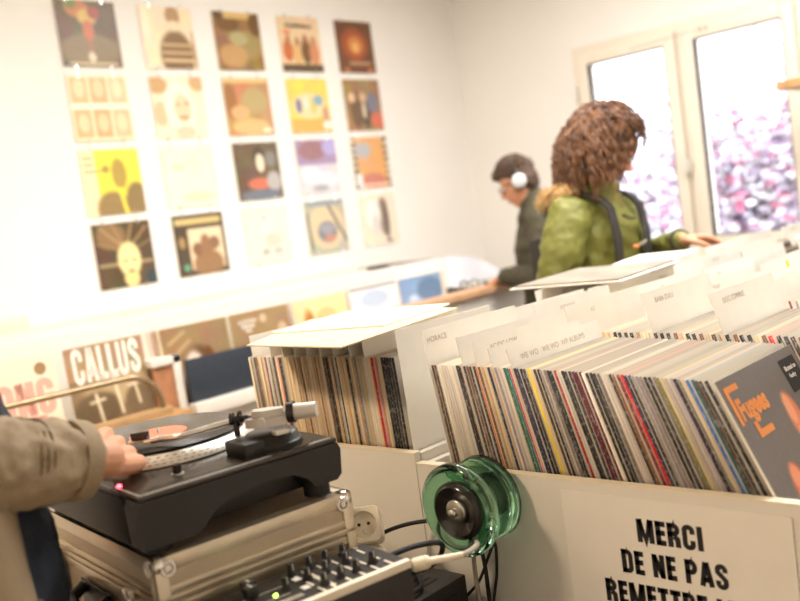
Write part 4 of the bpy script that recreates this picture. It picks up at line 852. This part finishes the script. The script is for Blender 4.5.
def head_parts(mb, c, fwd, up, k=1.):
    """cranium, jaw, nose, brow, lips, ears as overlapping volumes to be fused with the body"""
    f = fwd.normalized(); u = (up-f*up.dot(f)).normalized(); r = f.cross(u)
    P = lambda a, b_, d: c+f*a*k+r*b_*k+u*d*k
    oval(mb, P(-.012, 0, .035), r, u, f, .075*k, .088*k, .095*k); oval(mb, P(.020, 0, -.03), r, u, f, .058*k, .075*k, .066*k)
    oval(mb, P(.048, 0, -.088), r, u, f, .030*k, .022*k, .026*k); oval(mb, P(.068, 0, .030), r, u, f, .048*k, .014*k, .018*k)
    mb.tube([P(.075, 0, .018), P(.090, 0, -.008), P(.103, 0, -.024)], 1, 10, radii=[.008*k, .010*k, .013*k]); mb.ball(P(.099, 0, -.026)[:], .0135*k, n=10)
    for s in (-1, 1):
        mb.ball(P(.090, .012*s, -.030)[:], .008*k, n=8); oval(mb, P(.055, .038*s, -.018), r, u, f, .018*k, .016*k, .016*k, 12)
        oval(mb, P(-.008, .078*s, -.005), r, u, f, .009*k, .032*k, .019*k, 12)
    oval(mb, P(.080, 0, -.054), r, u, f, .024*k, .007*k, .009*k, 12); oval(mb, P(.077, 0, -.066), r, u, f, .021*k, .008*k, .009*k, 12)
    return P, r, u, f
def face_details(mb, P, r, u, f, k=1.):
    for s in (-1, 1):
        oval(mb, P(.076, .031*s, .010), r, u, f, .013*k, .0065*k, .009*k, 12); mb.m[-len(mb.m):] = mb.m
def add_oval(mb, mi, c, r, u, f, a, b_, d, n=12):
    i0 = len(mb.m); oval(mb, c, r, u, f, a, b_, d, n)
    for i in range(i0, len(mb.m)): mb.m[i] = mi
def hand_parts(mb, w, d, back, thumb_side, curls, k=1., thumb=None):
    """w wrist, d direction of the palm, back = normal of the back of the hand, thumb_side unit vector; curls per finger (3 bend angles)"""
    d = d.normalized(); back = (back-d*back.dot(d)).normalized(); s = back.cross(d).normalized()
    if s.dot(thumb_side) < 0: s = -s
    for j, off in enumerate((.030, .010, -.010, -.028)):
        kn = w+d*(.092-.005*abs(j-1))*k+s*off*k+back*.002
        limb(mb, [w+s*off*.45*k, w+d*.05*k+s*off*.85*k, kn], [.0145*k, .0135*k, .0105*k], 10, 3)
        ln = ((.044, .026, .021), (.048, .030, .023), (.045, .028, .022), (.036, .021, .019))[j]; rr = (.0093, .0083, .0073, .0062) if j < 3 else (.0083, .0073, .0064, .0056)
        p = kn.copy(); dirv = (d+s*off*2.5).normalized(); pts = [kn-dirv*.012*k, kn]; ax = dirv.cross(back).normalized()
        for q in range(3):
            dirv = (Matrix.Rotation(-curls[j][q], 3, ax) @ dirv).normalized() if True else dirv
            p = p+dirv*ln[q]*k; pts.append(p.copy())
        limb(mb, pts, [.0098*k, rr[0]*1.08*k, rr[1]*1.05*k, rr[2]*1.02*k, rr[3]*k], 10, 3)
    oval(mb, w+d*.052*k-back*.006*k, s, d, back, .036*k, .045*k, .0125*k, 14)
    th = thumb or (.028, .030, .026)
    b0 = w+d*.018*k+s*.022*k-back*.010*k; d1 = (d*.75+s*.55-back*.30).normalized(); b1 = b0+d1*.040*k; d2 = (d*.9+s*.28-back*.38).normalized(); b2 = b1+d2*.032*k; d3 = (d*.95-s*.05-back*.40).normalized(); b3 = b2+d3*.026*k
    limb(mb, [b0, b1, b2, b3], [.0165*k, .0125*k, .0105*k, .0085*k], 10, 4)

def garment(name, mb, m, parent, voxel=.012, sm=5, disp=.0, ds=.06):
    V, F = organic(mb, voxel, sm, disp, ds); o = MB().add(V, F, 0, True).build(name, m, parent); return o

# --- person at the turntable (left edge of the photo)
p1 = thing('person', 'person in a khaki coat reaching over the turntable at the left edge', 'person', (-1.43, .40, 0))
T = Vector((-1.43, .40, 0)); L_ = lambda x, y, z: Vector((x+.04, y+.04, z))-T
b = MB()
hipz = .93
sR, sL = L_(-1.285, .33, H+.03), L_(-1.655, .33, H+.03)
elR = Vector((-1.245, .39, H-.222))-T; wrR = Vector((-1.275, .658, H-.292))-T
limb(b, [L_(-1.47, .36, hipz), L_(-1.47, .37, 1.12), L_(-1.47, .35, 1.32), L_(-1.47, .33, H+.03)], [.135, .125, .135, .10])
limb(b, [sL, L_(-1.47, .33, H+.05), sR], [.055, .075, .055]); limb(b, [L_(-1.47, .33, H+.06), L_(-1.47, .345, H+.17)], [.058, .054])
limb(b, [sR, elR], [.052, .042]); limb(b, [elR, wrR], [.042, .029])
elL = L_(-1.70, .30, H-.26); wrL = L_(-1.70, .46, H-.44); limb(b, [sL, elL], [.052, .042]); limb(b, [elL, wrL], [.042, .028])
for s in (-1, 1):
    limb(b, [L_(-1.47+.09*s, .36, hipz-.02), L_(-1.47+.10*s, .38, .50), L_(-1.47+.10*s, .35, .10)], [.088, .060, .042]); limb(b, [L_(-1.47+.10*s, .33, .05), L_(-1.47+.11*s, .49, .035)], [.04, .03])
P, r_, u_, fw_ = head_parts(b, L_(-1.47, .385, H+.285), Vector((.25, 1, -.45)), Vector((0, .3, 1)))
V, F = organic(b, .009, 4)
hb = MB(); hd_ = (Vector((-1.385, .785, H-.312))-Vector((-1.268, .665, H-.296)))
hand_parts(hb, wrR, hd_, Vector((.80, -.30, .42)), Vector((-.3, .1, 1)), [(.25, .35, .25), (.45, .65, .45), (.65, .85, .6), (.85, .95, .7)], 1.2)
limb(hb, [elR.lerp(wrR, .75), wrR, wrR+hd_*.1], [.031, .029, .027])
V2, F2 = organic(hb, .0026, 3)
hb = MB(); hand_parts(hb, wrL, Vector((.15, .6, -.5)), Vector((.2, .6, .7)), Vector((1, 0, 0)), [(.3, .4, .3)]*4); V3, F3 = organic(hb, .005, 3)
body = MB().add(V, F, 0, True).add(V2, F2, 0, True).add(V3, F3, 0, True)
for s in (-1, 1):
    add_oval(body, 1, P(.078, .031*s, .010), r_, u_, fw_, .013, .007, .009); add_oval(body, 2, P(.085, .031*s, .009), r_, u_, fw_, .005, .005, .004)
add_oval(body, 3, P(.086, 0, -.060), r_, u_, fw_, .020, .006, .005)
body.build('body', [SKIN, EYEW, EYED, LIP], p1)
hr = MB(); oval(hr, P(-.022, 0, .052), r_, u_, fw_, .084, .086, .098); oval(hr, P(-.05, 0, .0), r_, u_, fw_, .074, .075, .06)
garment('hair', hr, HAIRD, p1, .008, 3, .006, .012)
sw = MB(); limb(sw, [L_(-1.455, .385, .78), L_(-1.445, .405, .95), L_(-1.455, .39, 1.12), L_(-1.47, .36, 1.33), L_(-1.47, .335, H+.03)], [.178, .176, .168, .150, .115]); limb(sw, [L_(-1.62, .33, H+.02), L_(-1.47, .33, H+.05), L_(-1.32, .33, H+.02)], [.06, .085, .06])
garment('sweater', sw, NAVYC, p1, .012, 4, .004, .03)
tr_ = MB()
for s in (-1, 1): limb(tr_, [L_(-1.47+.075*s, .36, .92), L_(-1.47+.10*s, .38, .50), L_(-1.47+.10*s, .35, .09)], [.108, .078, .066])
limb(tr_, [L_(-1.53, .36, .90), L_(-1.41, .36, .90)], [.12, .12]); garment('trousers', tr_, DENIM, p1, .012, 4, .006, .05)
for s in (-1, 1):
    sh_ = MB(); limb(sh_, [L_(-1.47+.10*s, .32, .045), L_(-1.47+.11*s, .44, .04), L_(-1.47+.115*s, .52, .032)], [.045, .045, .032]); sh_.box((.10*s-.045, -.08, 0), (.10*s+.06, .17, .02), bev=.006); garment('shoe', sh_, SHOE, p1, .007, 2)
# coat: open shell round the torso
def shell(name, rings, phi0, phi1, m, parent, th=.012, nphi=44, fold=.008, seed=0):
    V = []; F = []
    for j, (cx, cy, z, rx, ry) in enumerate(rings):
        for i in range(nphi+1):
            a = phi0+(phi1-phi0)*i/nphi
            w_ = 1+fold/max(rx, .05)*(math.sin(a*7+seed+z*6)+.6*math.sin(a*13-z*9+seed))
            V.append((cx+rx*math.cos(a)*w_, cy+ry*math.sin(a)*w_, z))
    nr = len(rings); W_ = nphi+1
    for j in range(nr-1):
        for i in range(nphi): F.append((j*W_+i, j*W_+i+1, (j+1)*W_+i+1, (j+1)*W_+i))
    o = MB().add(V, F, 0, True).build(name, m, parent); md = o.modifiers.new('th', 'SOLIDIFY'); md.thickness = th; md.offset = 0; sd = o.modifiers.new('sd', 'SUBSURF'); sd.levels = sd.render_levels = 1
    return o
def ring_at(z, rx, ry, cx=0., cy=0.): return (cx, cy, z, rx, ry)
rings = [ring_at(.72, .240, .210), ring_at(.82, .236, .208), ring_at(.92, .232, .204), ring_at(1.02, .226, .198), ring_at(1.12, .222, .192), ring_at(1.22, .217, .183), ring_at(1.31, .210, .168), ring_at(1.38, .195, .148), ring_at(1.43, .15, .11), ring_at(1.46, .105, .085)]
shell('coat_body', rings, math.radians(112), math.radians(360+36), KHAKI, p1, .014, 60, .007)
fl = MB(); a = math.radians(36)
fl.tube([(.238*math.cos(a), .187*math.sin(a), .73), (.225*math.cos(a), .176*math.sin(a), 1.02), (.216*math.cos(a), .167*math.sin(a), 1.22), (.196*math.cos(a), .138*math.sin(a), 1.38)], .010, 8); fl.build('coat_placket', KHAKI2, p1)
slv = MB(); limb(slv, [L_(-1.315, .33, H+.02), L_(-1.262, .35, H-.10), elR, elR.lerp(wrR, .5), elR.lerp(wrR, .80)], [.080, .074, .073, .063, .055], 20, 8)
garment('coat_sleeve', slv, KHAKI, p1, .006, 3, .0075, .035)
yk = MB(); limb(yk, [L_(-1.665, .325, H+.022), L_(-1.58, .325, H+.045), L_(-1.47, .325, H+.06), L_(-1.36, .325, H+.045), L_(-1.275, .325, H+.022)], [.085, .088, .088, .088, .085], 18); garment('coat_yoke', yk, KHAKI, p1, .009, 4, .005, .05)
cf = MB(); dcf = (wrR-elR).normalized(); c0_ = elR.lerp(wrR, .785)
Mcf = Matrix.Translation(c0_) @ dcf.to_track_quat('Z', 'Y').to_matrix().to_4x4()
cf.lathe([(.050, -.001), (.0575, .000), (.059, .012), (.0575, .026), (.052, .028), (.048, .024), (.047, .002)], 40, M=Mcf, cap=False); cf.build('cuff', KHAKI, p1)
stc = MB()
for q in (-.075, -.065, -.055): stc.lathe([(.0590, q), (.0612, q+.0010), (.0590, q+.0020)], 40, M=Mcf, cap=False)
stc.build('sleeve_seam', KHAKI2, p1)
slv = MB(); limb(slv, [L_(-1.62, .33, H+.02), L_(-1.69, .31, H-.12), elL, wrL.lerp(elL, .1)], [.080, .075, .068, .055], 16, 6); garment('coat_sleeve', slv, KHAKI, p1, .010, 3, .007, .04)
for z in (.80, .95, 1.10):
    btn = MB(); btn.cyl((.215*math.cos(a)+.014, .172*math.sin(a)+.006, z), (.215*math.cos(a)+.024, .172*math.sin(a)+.014, z), .009, 12); btn.build('coat_button', KHAKI2, p1)

# --- woman in the green jacket: faces the bins (+x), looks down
p2 = thing('person', 'person with big curly brown hair in a green jacket browsing the far bin', 'person', (-1.96, 3.17, 0))
T = Vector((-1.96, 3.17, 0))
F2_ = Vector((.985, .04, 0)).normalized(); R2_ = Vector((F2_.y, -F2_.x, 0))     # forward, her right
def W(f, r, z): return F2_*f+R2_*r+Vector((0, 0, z))
b = MB(); zs = H-.075
limb(b, [W(0, 0, .92), W(.0, 0, 1.10), W(.01, 0, 1.25), W(.02, 0, zs)], [.13, .115, .125, .09]); limb(b, [W(.01, -.16, zs), W(.02, 0, zs+.02), W(.01, .16, zs)], [.05, .07, .05])
limb(b, [W(.02, 0, zs+.02), W(.06, 0, zs+.13)], [.05, .048])
wr2 = Vector((-1.665, 3.325, H-.232))-T; el2 = Vector((-1.93, 3.475, H-.30))-T
shl, shr = W(.01, -.175, zs), W(.01, .175, zs); elr2 = W(-.02, .245, zs-.28); wrr2 = W(.17, .20, zs-.36)
limb(b, [shl, el2], [.048, .038]); limb(b, [el2, wr2], [.038, .026]); limb(b, [shr, elr2], [.048, .038]); limb(b, [elr2, wrr2], [.038, .026])
for s in (-1, 1):
    limb(b, [W(0, .085*s, .90), W(.02, .09*s, .48), W(0, .09*s, .1)], [.085, .055, .04]); limb(b, [W(-.03, .09*s, .045), W(.12, .10*s, .035)], [.038, .028])
hc2 = W(.098, -.042, zs+.210)
P, r_, u_, fw_ = head_parts(b, hc2, F2_*.62+R2_*-.42+Vector((0, 0, -.55)), Vector((.3, 0, 1)), .98)
V, F = organic(b, .009, 4)
hb = MB(); hand_parts(hb, wr2, Vector((.80, .42, -.10)), Vector((-.25, .2, .95)), Vector((.45, -.85, 0)), [(.35, .35, .25), (.30, .35, .25), (.35, .4, .3), (.45, .45, .3)], .95); limb(hb, [el2.lerp(wr2, .8), wr2], [.028, .026]); V2, F2 = organic(hb, .0036, 3)
hb = MB(); hand_parts(hb, wrr2, F2_+Vector((0, 0, -.3)), Vector((0, 0, 1)), -R2_, [(.3, .4, .3)]*4, .95); V3, F3 = organic(hb, .005, 3)
body = MB().add(V, F, 0, True).add(V2, F2, 0, True).add(V3, F3, 0, True)
for s in (-1, 1):
    add_oval(body, 1, P(.078, .031*s, .010), r_, u_, fw_, .012, .006, .009); add_oval(body, 2, P(.085, .031*s, .007), r_, u_, fw_, .005, .005, .004)
add_oval(body, 3, P(.086, 0, -.060), r_, u_, fw_, .020, .006, .005)
body.build('body', [mat('light_brown_skin', (.58, .27, .15), .5, var=.08, scale=25), EYEW, EYED, LIP], p2)
# hair: a core volume plus hanging curled locks
rnd = random.Random(11)
hr = MB(); oval(hr, hc2+W(-.032, 0, .045), r_, u_, fw_, .125, .125, .14)
V, F = organic(hr, .010, 2, .012, .02); hm = MB().add(V, F, 0, True)
hcw = hc2+W(-.03, 0, .02); Fh = (F2_*.62-R2_*.42).normalized()
for k in range(620):
    a = rnd.uniform(0, 2*math.pi); el_ = math.asin(rnd.uniform(-.1, 1))
    dl = Vector((math.cos(a)*math.cos(el_), math.sin(a)*math.cos(el_), math.sin(el_)))
    # leave the face open: skip locks rooted on the face side
    if dl.dot(Fh) > .50 and dl.z < .36: continue
    start = hcw+Vector((dl.x*.122, dl.y*.122, dl.z*.12+.03)); ln = rnd.uniform(.15, .27) if dl.dot(Fh) < .25 else rnd.uniform(.05, .12)
    pts = []; rad = rnd.uniform(.004, .008); ph = rnd.uniform(0, 6.28); fr_ = rnd.uniform(5, 8); n = 20; out = Vector((dl.x, dl.y, 0)); 
    if out.length > 1e-3: out.normalize()
    for i in range(n+1):
        s = i/n; q = start+out*((.075 if dl.dot(Fh) < .35 else .050)*math.sin(min(1, s*1.5)*math.pi/2)*(.6+.4*math.cos(el_)))+Vector((0, 0, .012*math.sin(s*math.pi)+(.03*dl.z) - ln*s**1.25))
        q += Vector((math.cos(ph+s*fr_*6.28*.5), math.sin(ph+s*fr_*6.28*.5), .5*math.sin(ph*2+s*fr_*3)))*rad
        pts.append(q)
    w0 = rnd.uniform(.0045, .0075)
    hm.tube(pts, 1, 5, radii=[w0*(.8+.35*math.sin(i*1.9+ph))*(1-.55*(i/n)**3) for i in range(n+1)])
hm.build('hair', HAIRM, p2)
# jacket
jk = MB(); limb(jk, [W(0, 0, .80), W(.0, 0, .98), W(.01, 0, 1.14), W(.02, 0, 1.25), W(.02, 0, zs-.01)], [.185, .175, .17, .168, .12], 24)
limb(jk, [W(.0, -.165, zs-.03), W(.02, 0, zs), W(.0, .165, zs-.03)], [.078, .10, .078], 18)
limb(jk, [W(.01, 0, zs+.02), W(.03, 0, zs+.06)], [.085, .082])
garment('jacket_body', jk, GREENC, p2, .011, 4, .009, .05)
jr = MB(); limb(jr, [shr+W(0, -.01, -.02), shr.lerp(elr2, .5)+R2_*.01, elr2, elr2.lerp(wrr2, .9)], [.088, .086, .074, .052], 18); garment('jacket_sleeve', jr, GREENC, p2, .009, 3, .008, .045)
jl = MB(); limb(jl, [shl+W(0, .01, -.02), shl.lerp(el2, .5), el2, el2.lerp(wr2, .5), el2.lerp(wr2, .93)], [.085, .075, .060, .050, .041], 18); garment('jacket_sleeve', jl, GREENC, p2, .008, 3, .008, .03)
cu = MB(); dcf = (wr2-el2).normalized(); cu.lathe([(.035, 0), (.043, 0), (.044, .02), (.036, .022)], 24, M=Matrix.Translation(el2.lerp(wr2, .91)) @ dcf.to_track_quat('Z', 'Y').to_matrix().to_4x4(), cap=False); cu.build('cuff', OLIVED, p2)
# open front showing a dark lining, straps, badges
def torso_front(r, z, out=.0):      # point on the jacket front
    rx = .178; rr = max(0, 1-(r/rx)**2)**.5; return W(.02+rx*rr+out, r, z)
def strip(name, pts, hw, m, parent, t=.006):
    mb = MB(); mb.tube(pts, 1, 8, radii=[hw]*len(pts), flat=t/hw, up=None); 
    return mb
ln_ = MB()
zz = [zs-.05, zs-.13, zs-.22, zs-.32, zs-.44]
V = []; F = []
for j, z in enumerate(zz):
    w_ = .018+.020*j
    for i in range(7):
        r = -.055-.01*j+(-w_+2*w_*i/6); V.append(torso_front(r, z, .010))
for j in range(len(zz)-1):
    for i in range(6): F.append((j*7+i, j*7+i+1, (j+1)*7+i+1, (j+1)*7+i))
o = ln_.add(V, F, 0, True).build('dark_front_opening', DARKC, p2); md = o.modifiers.new('th', 'SOLIDIFY'); md.thickness = .008
for s, nm in ((1, 'backpack_strap'), (-1, 'backpack_strap')):
    V = []; F = []; path = []
    for j in range(15):
        a = math.radians(-75+150*j/14)
        # from behind, over the shoulder and down the front
        f_0 = .02+.135*math.sin(a); z_ = zs-.03+.085*math.cos(a); path.append(W(f_0, s*.115, z_))
    for z in (zs-.10, zs-.17, zs-.24, zs-.30, zs-.36): path.append(torso_front(s*.118, z, .012))
    for j, p in enumerate(path):
        for q in (-.022, .022): V.append(p+R2_*q)
    for j in range(len(path)-1): F.append((2*j, 2*j+1, 2*j+3, 2*j+2))
    o = MB().add(V, F, 0, True).build(nm, DARKC, p2); md = o.modifiers.new('th', 'SOLIDIFY'); md.thickness = .012; md.offset = 1
bp_ = MB(); bp_.box((-.235, -.10, zs-.44), (-.17, .10, zs-.08), bev=.03)
V = [W(x, y, z) for x, y, z in bp_.v]; MB().add(V, bp_.f, 0).build('backpack', DARKC, p2)
bd = MB(); bd.ball(torso_front(.045, zs-.155, .012)[:], (.012, .014, .008), n=10); bd.build('orange_badge', ORANGE, p2)
bd = MB(); bd.tube([torso_front(.03, zs-.15, .014), torso_front(.0, zs-.147, .014), torso_front(-.025, zs-.14, .014)], .005, 6); bd.build('chest_lettering', PENCIL, p2)
zp = MB(); zp.tube([torso_front(.085, zs-.03, .008), torso_front(.06, zs-.045, .008), torso_front(.03, zs-.05, .008)], .006, 6); zp.build('collar_seam', OLIVED, p2)
cl = MB(); Mc = Matrix.Translation(W(.03, 0, zs+.045)); cl.lathe([(.070, -.04), (.092, -.03), (.098, .02), (.094, .05), (.086, .05), (.080, .0)], 36, M=Mc, cap=False); cl.build('collar', GREENC, p2)
fu = MB(); rr_ = random.Random(4)
for k in range(1900):
    a = rr_.uniform(math.radians(60), math.radians(300)); b_ = rr_.uniform(0, 6.28)
    cx, cy = math.cos(a), math.sin(a); c = W(-.03+.125*cx, .135*cy, zs+.075+.02*math.cos(a)); nrm_ = (W(cx, cy, 0)*math.cos(b_)+Vector((0, 0, 1))*math.sin(b_)).normalized()
    p = c+nrm_*.022; q = p+nrm_*.022+Vector((rr_.gauss(0, .007), rr_.gauss(0, .007), rr_.gauss(-.004, .006)))
    fu.tube([p-nrm_*.012, p.lerp(q, .5)+Vector((0, 0, -.002)), q], 1, 4, radii=[.0038, .003, .0008])
fu.tube([W(-.03+.125*math.cos(a), .135*math.sin(a), zs+.075+.02*math.cos(a)) for a in [math.radians(60+240*i/24) for i in range(25)]], .030, 10)
fu.build('fur_trim', FUR, p2)
tr_ = MB()
for s in (-1, 1): limb(tr_, [W(0, .08*s, .88), W(.02, .09*s, .48), W(0, .09*s, .09)], [.10, .068, .056])
garment('trousers', tr_, DARKC, p2, .012, 3, .005, .05)
for s in (-1, 1):
    sh_ = MB(); limb(sh_, [W(-.04, .09*s, .04), W(.07, .10*s, .04), W(.14, .10*s, .03)], [.042, .042, .03]); garment('shoe', sh_, SHOE, p2, .007, 2)

# --- man with headphones: faces the wall bin (left)
p3 = thing('person', 'person with short brown hair and headphones leaning over the wall bin', 'person', (-2.72, 4.02, 0))
T = Vector((-2.72, 4.02, 0)); F2_ = Vector((-.80, -.60, 0)).normalized(); R2_ = Vector((F2_.y, -F2_.x, 0))
zs = H-.10; b = MB()
limb(b, [W(0, 0, .94), W(.0, 0, 1.07), W(.02, 0, 1.19), W(.05, 0, zs)], [.135, .125, .135, .09]); limb(b, [W(.04, -.19, zs-.01), W(.05, 0, zs+.015), W(.04, .19, zs-.01)], [.05, .07, .05]); limb(b, [W(.05, 0, zs+.02), W(.10, 0, zs+.12)], [.056, .052])
shl, shr = W(.04, -.20, zs-.01), W(.04, .20, zs-.01)
wrl3 = Vector((-3.035, 3.985, H-.395))-T; ell3 = W(.06, -.26, zs-.28)
wrl3 = Vector((-3.0, 3.93, H-.385))-T
elr3 = W(.05, .26, zs-.27); wrr3 = Vector((-3.05, 4.18, H-.40))-T
limb(b, [shl, ell3], [.05, .04]); limb(b, [ell3, wrl3], [.04, .028]); limb(b, [shr, elr3], [.05, .04]); limb(b, [elr3, wrr3], [.04, .028])
for s in (-1, 1):
    limb(b, [W(0, .09*s, .92), W(.02, .10*s, .48), W(0, .10*s, .1)], [.088, .058, .042]); limb(b, [W(-.03, .10*s, .045), W(.14, .11*s, .035)], [.04, .03])
hc3 = W(.135, 0, zs+.185)
P, r_, u_, fw_ = head_parts(b, hc3, F2_+Vector((0, 0, -.42)), Vector((-.2, 0, 1)), 1.0)
V, F = organic(b, .008, 3)
hb = MB(); hand_parts(hb, wrl3, Vector((-.75, -.10, -.40)), Vector((-.3, -.1, 1)), Vector((-.5, .85, 0)), [(.3, .4, .3)]*4, 1.); V2, F2 = organic(hb, .004, 3)
hb = MB(); hand_parts(hb, wrr3, Vector((-.8, -.10, -.3)), Vector((-.3, -.1, 1)), Vector((.3, -.95, 0)), [(.3, .4, .3)]*4, 1.); V3, F3 = organic(hb, .005, 3)
body = MB().add(V, F, 0, True).add(V2, F2, 0, True).add(V3, F3, 0, True)
for s in (-1, 1):
    add_oval(body, 1, P(.078, .031*s, .010), r_, u_, fw_, .013, .007, .009); add_oval(body, 2, P(.085, .031*s, .008), r_, u_, fw_, .005, .005, .004)
add_oval(body, 3, P(.086, 0, -.060), r_, u_, fw_, .020, .006, .005)
body.build('body', [SKIN, EYEW, EYED, LIP], p3)
hr = MB(); oval(hr, P(-.018, 0, .058), r_, u_, fw_, .084, .085, .098); oval(hr, P(-.055, 0, .0), r_, u_, fw_, .074, .075, .055); oval(hr, P(.06, 0, .088), r_, u_, fw_, .06, .030, .045)
V, F = organic(hr, .008, 2, .010, .014); hm = MB().add(V, F, 0, True); rnd = random.Random(3)
for k in range(260):
    a = rnd.uniform(0, 6.28); e_ = math.asin(rnd.uniform(.1, 1)); dl = fw_*math.cos(a)*math.cos(e_)+r_*math.sin(a)*math.cos(e_)+u_*math.sin(e_)
    s0 = P(-.018, 0, .055)+dl*.086; s1 = s0+dl*.012+fw_*.022+Vector((0, 0, .004)); hm.tube([s0, (s0+s1)/2+dl*.006, s1], 1, 4, radii=[.006, .005, .0012])
hm.build('hair', HAIRD, p3)
hp = thing('headphones', 'headphones with pale round ear cups worn by the person at the wall bin', 'headphones', T)
hpb = MB(); arc = [P(-.012+.0*math.sin(a), .098*math.cos(a), .0+.152*math.sin(a)) for a in [math.pi*i/20 for i in range(21)]]
hpb.tube(arc, .008, 8); hpb.build('headband', DARKC, hp)
for s in (-1, 1):
    c = P(-.008, .082*s, -.004); m_ = Matrix.Translation(c) @ (r_*s).to_track_quat('Z', 'Y').to_matrix().to_4x4()
    MB().lathe([(0, 0), (.040, 0), (.042, .012), (.038, .018), (0, .018)], 32, M=m_, cap=False).build('ear_pad', DARKC, hp)
    MB().lathe([(0, .018), (.037, .018), (.036, .028), (.030, .032), (0, .033)], 32, M=m_, cap=False).build('ear_cup', mat('pale_grey_cup', (.55, .54, .54), .35, .2), hp)
gl = thing('spectacles', 'dark spectacles on the face of the person wearing headphones', 'glasses', T); g = MB()
for s in (-1, 1):
    g.lathe([(.019, 0), (.023, 0), (.023, .003), (.019, .003)], 24, M=Matrix.Translation(P(.098, .033*s, .004)) @ fw_.to_track_quat('Z', 'Y').to_matrix().to_4x4(), cap=False); g.tube([P(.098, .056*s, .012), P(.05, .074*s, .012), P(-.005, .082*s, .010)], .002, 6)
g.tube([P(.100, -.011, .010), P(.106, 0, .012), P(.100, .011, .010)], .002, 6); g.build('rim', INKM, gl)
jk = MB(); limb(jk, [W(0, 0, .78), W(.0, 0, .92), W(.02, 0, 1.06), W(.03, 0, 1.18), W(.05, 0, zs-.01)], [.182, .176, .174, .172, .115], 24); limb(jk, [W(.03, -.18, zs-.03), W(.05, 0, zs), W(.03, .18, zs-.03)], [.078, .10, .078]); limb(jk, [W(.05, 0, zs+.02), W(.07, 0, zs+.085)], [.085, .078])
garment('jacket_body', jk, OLIVED, p3, .011, 4, .006, .05)
for a_, e_, w_ in ((shl, ell3, wrl3), (shr, elr3, wrr3)):
    j = MB(); limb(j, [a_+Vector((0, 0, -.02)), a_.lerp(e_, .5), e_, e_.lerp(w_, .5), e_.lerp(w_, .9)], [.085, .080, .078, .062, .046], 16); garment('jacket_sleeve', j, OLIVED, p3, .010, 3, .007, .035)
tr_ = MB()
for s in (-1, 1): limb(tr_, [W(0, .08*s, .88), W(.02, .10*s, .48), W(0, .10*s, .09)], [.10, .072, .060])
garment('trousers', tr_, DENIM, p3, .012, 3, .005, .05)
for s in (-1, 1):
    sh_ = MB(); limb(sh_, [W(-.04, .10*s, .04), W(.08, .11*s, .04), W(.16, .11*s, .03)], [.044, .044, .032]); garment('shoe', sh_, SHOE, p3, .007, 2)

# ------------------------------------------------------------------ light
def area(name, loc, size, power, col, target=None, sy=None):
    ld = bpy.data.lights.new(name, 'AREA'); ld.shape = 'RECTANGLE'; ld.size = size; ld.size_y = sy or size; ld.energy = power; ld.color = col
    o = bpy.data.objects.new(name, ld); COL.objects.link(o); o.location = loc
    d = (Vector(target)-Vector(loc)) if target else Vector((0, 0, -1)); o.rotation_euler = d.to_track_quat('-Z', 'Y').to_euler(); return o
area('ceiling_lamp', (-2.1, 3.5, CZ-.05), 1.2, 51, (1, .97, .94), None, .5)
area('ceiling_lamp', (-1.9, 1.9, CZ-.05), 1.2, 46, (1, .97, .93), None, .5)
area('ceiling_lamp', (-.7, 3.0, CZ-.05), 1.2, 70, (1, .97, .94), None, .5)
area('ceiling_lamp', (-1.9, -.5, CZ-.05), .35, 62, (1, .78, .54), None, .35)
wd = bpy.data.worlds.new('overcast_sky'); S.world = wd; wd.use_nodes = True; N = wd.node_tree.nodes; L = wd.node_tree.links; bg = N['Background']
tc = N.new('ShaderNodeTexCoord'); sp = N.new('ShaderNodeSeparateXYZ'); L.new(tc.outputs['Generated'], sp.inputs[0]); cr = N.new('ShaderNodeValToRGB')
cr.color_ramp.elements[0].position = .0; cr.color_ramp.elements[0].color = (.75, .80, .95, 1); cr.color_ramp.elements[1].position = .6; cr.color_ramp.elements[1].color = (1, 1, 1, 1)
L.new(sp.outputs['Z'], cr.inputs['Fac']); L.new(cr.outputs['Color'], bg.inputs['Color']); bg.inputs['Strength'].default_value = 5.0
S.view_settings.view_transform = 'Standard'; S.view_settings.look = 'None'; S.view_settings.gamma = 1; S.view_settings.use_curve_mapping = False
S.view_settings.exposure = 0.12
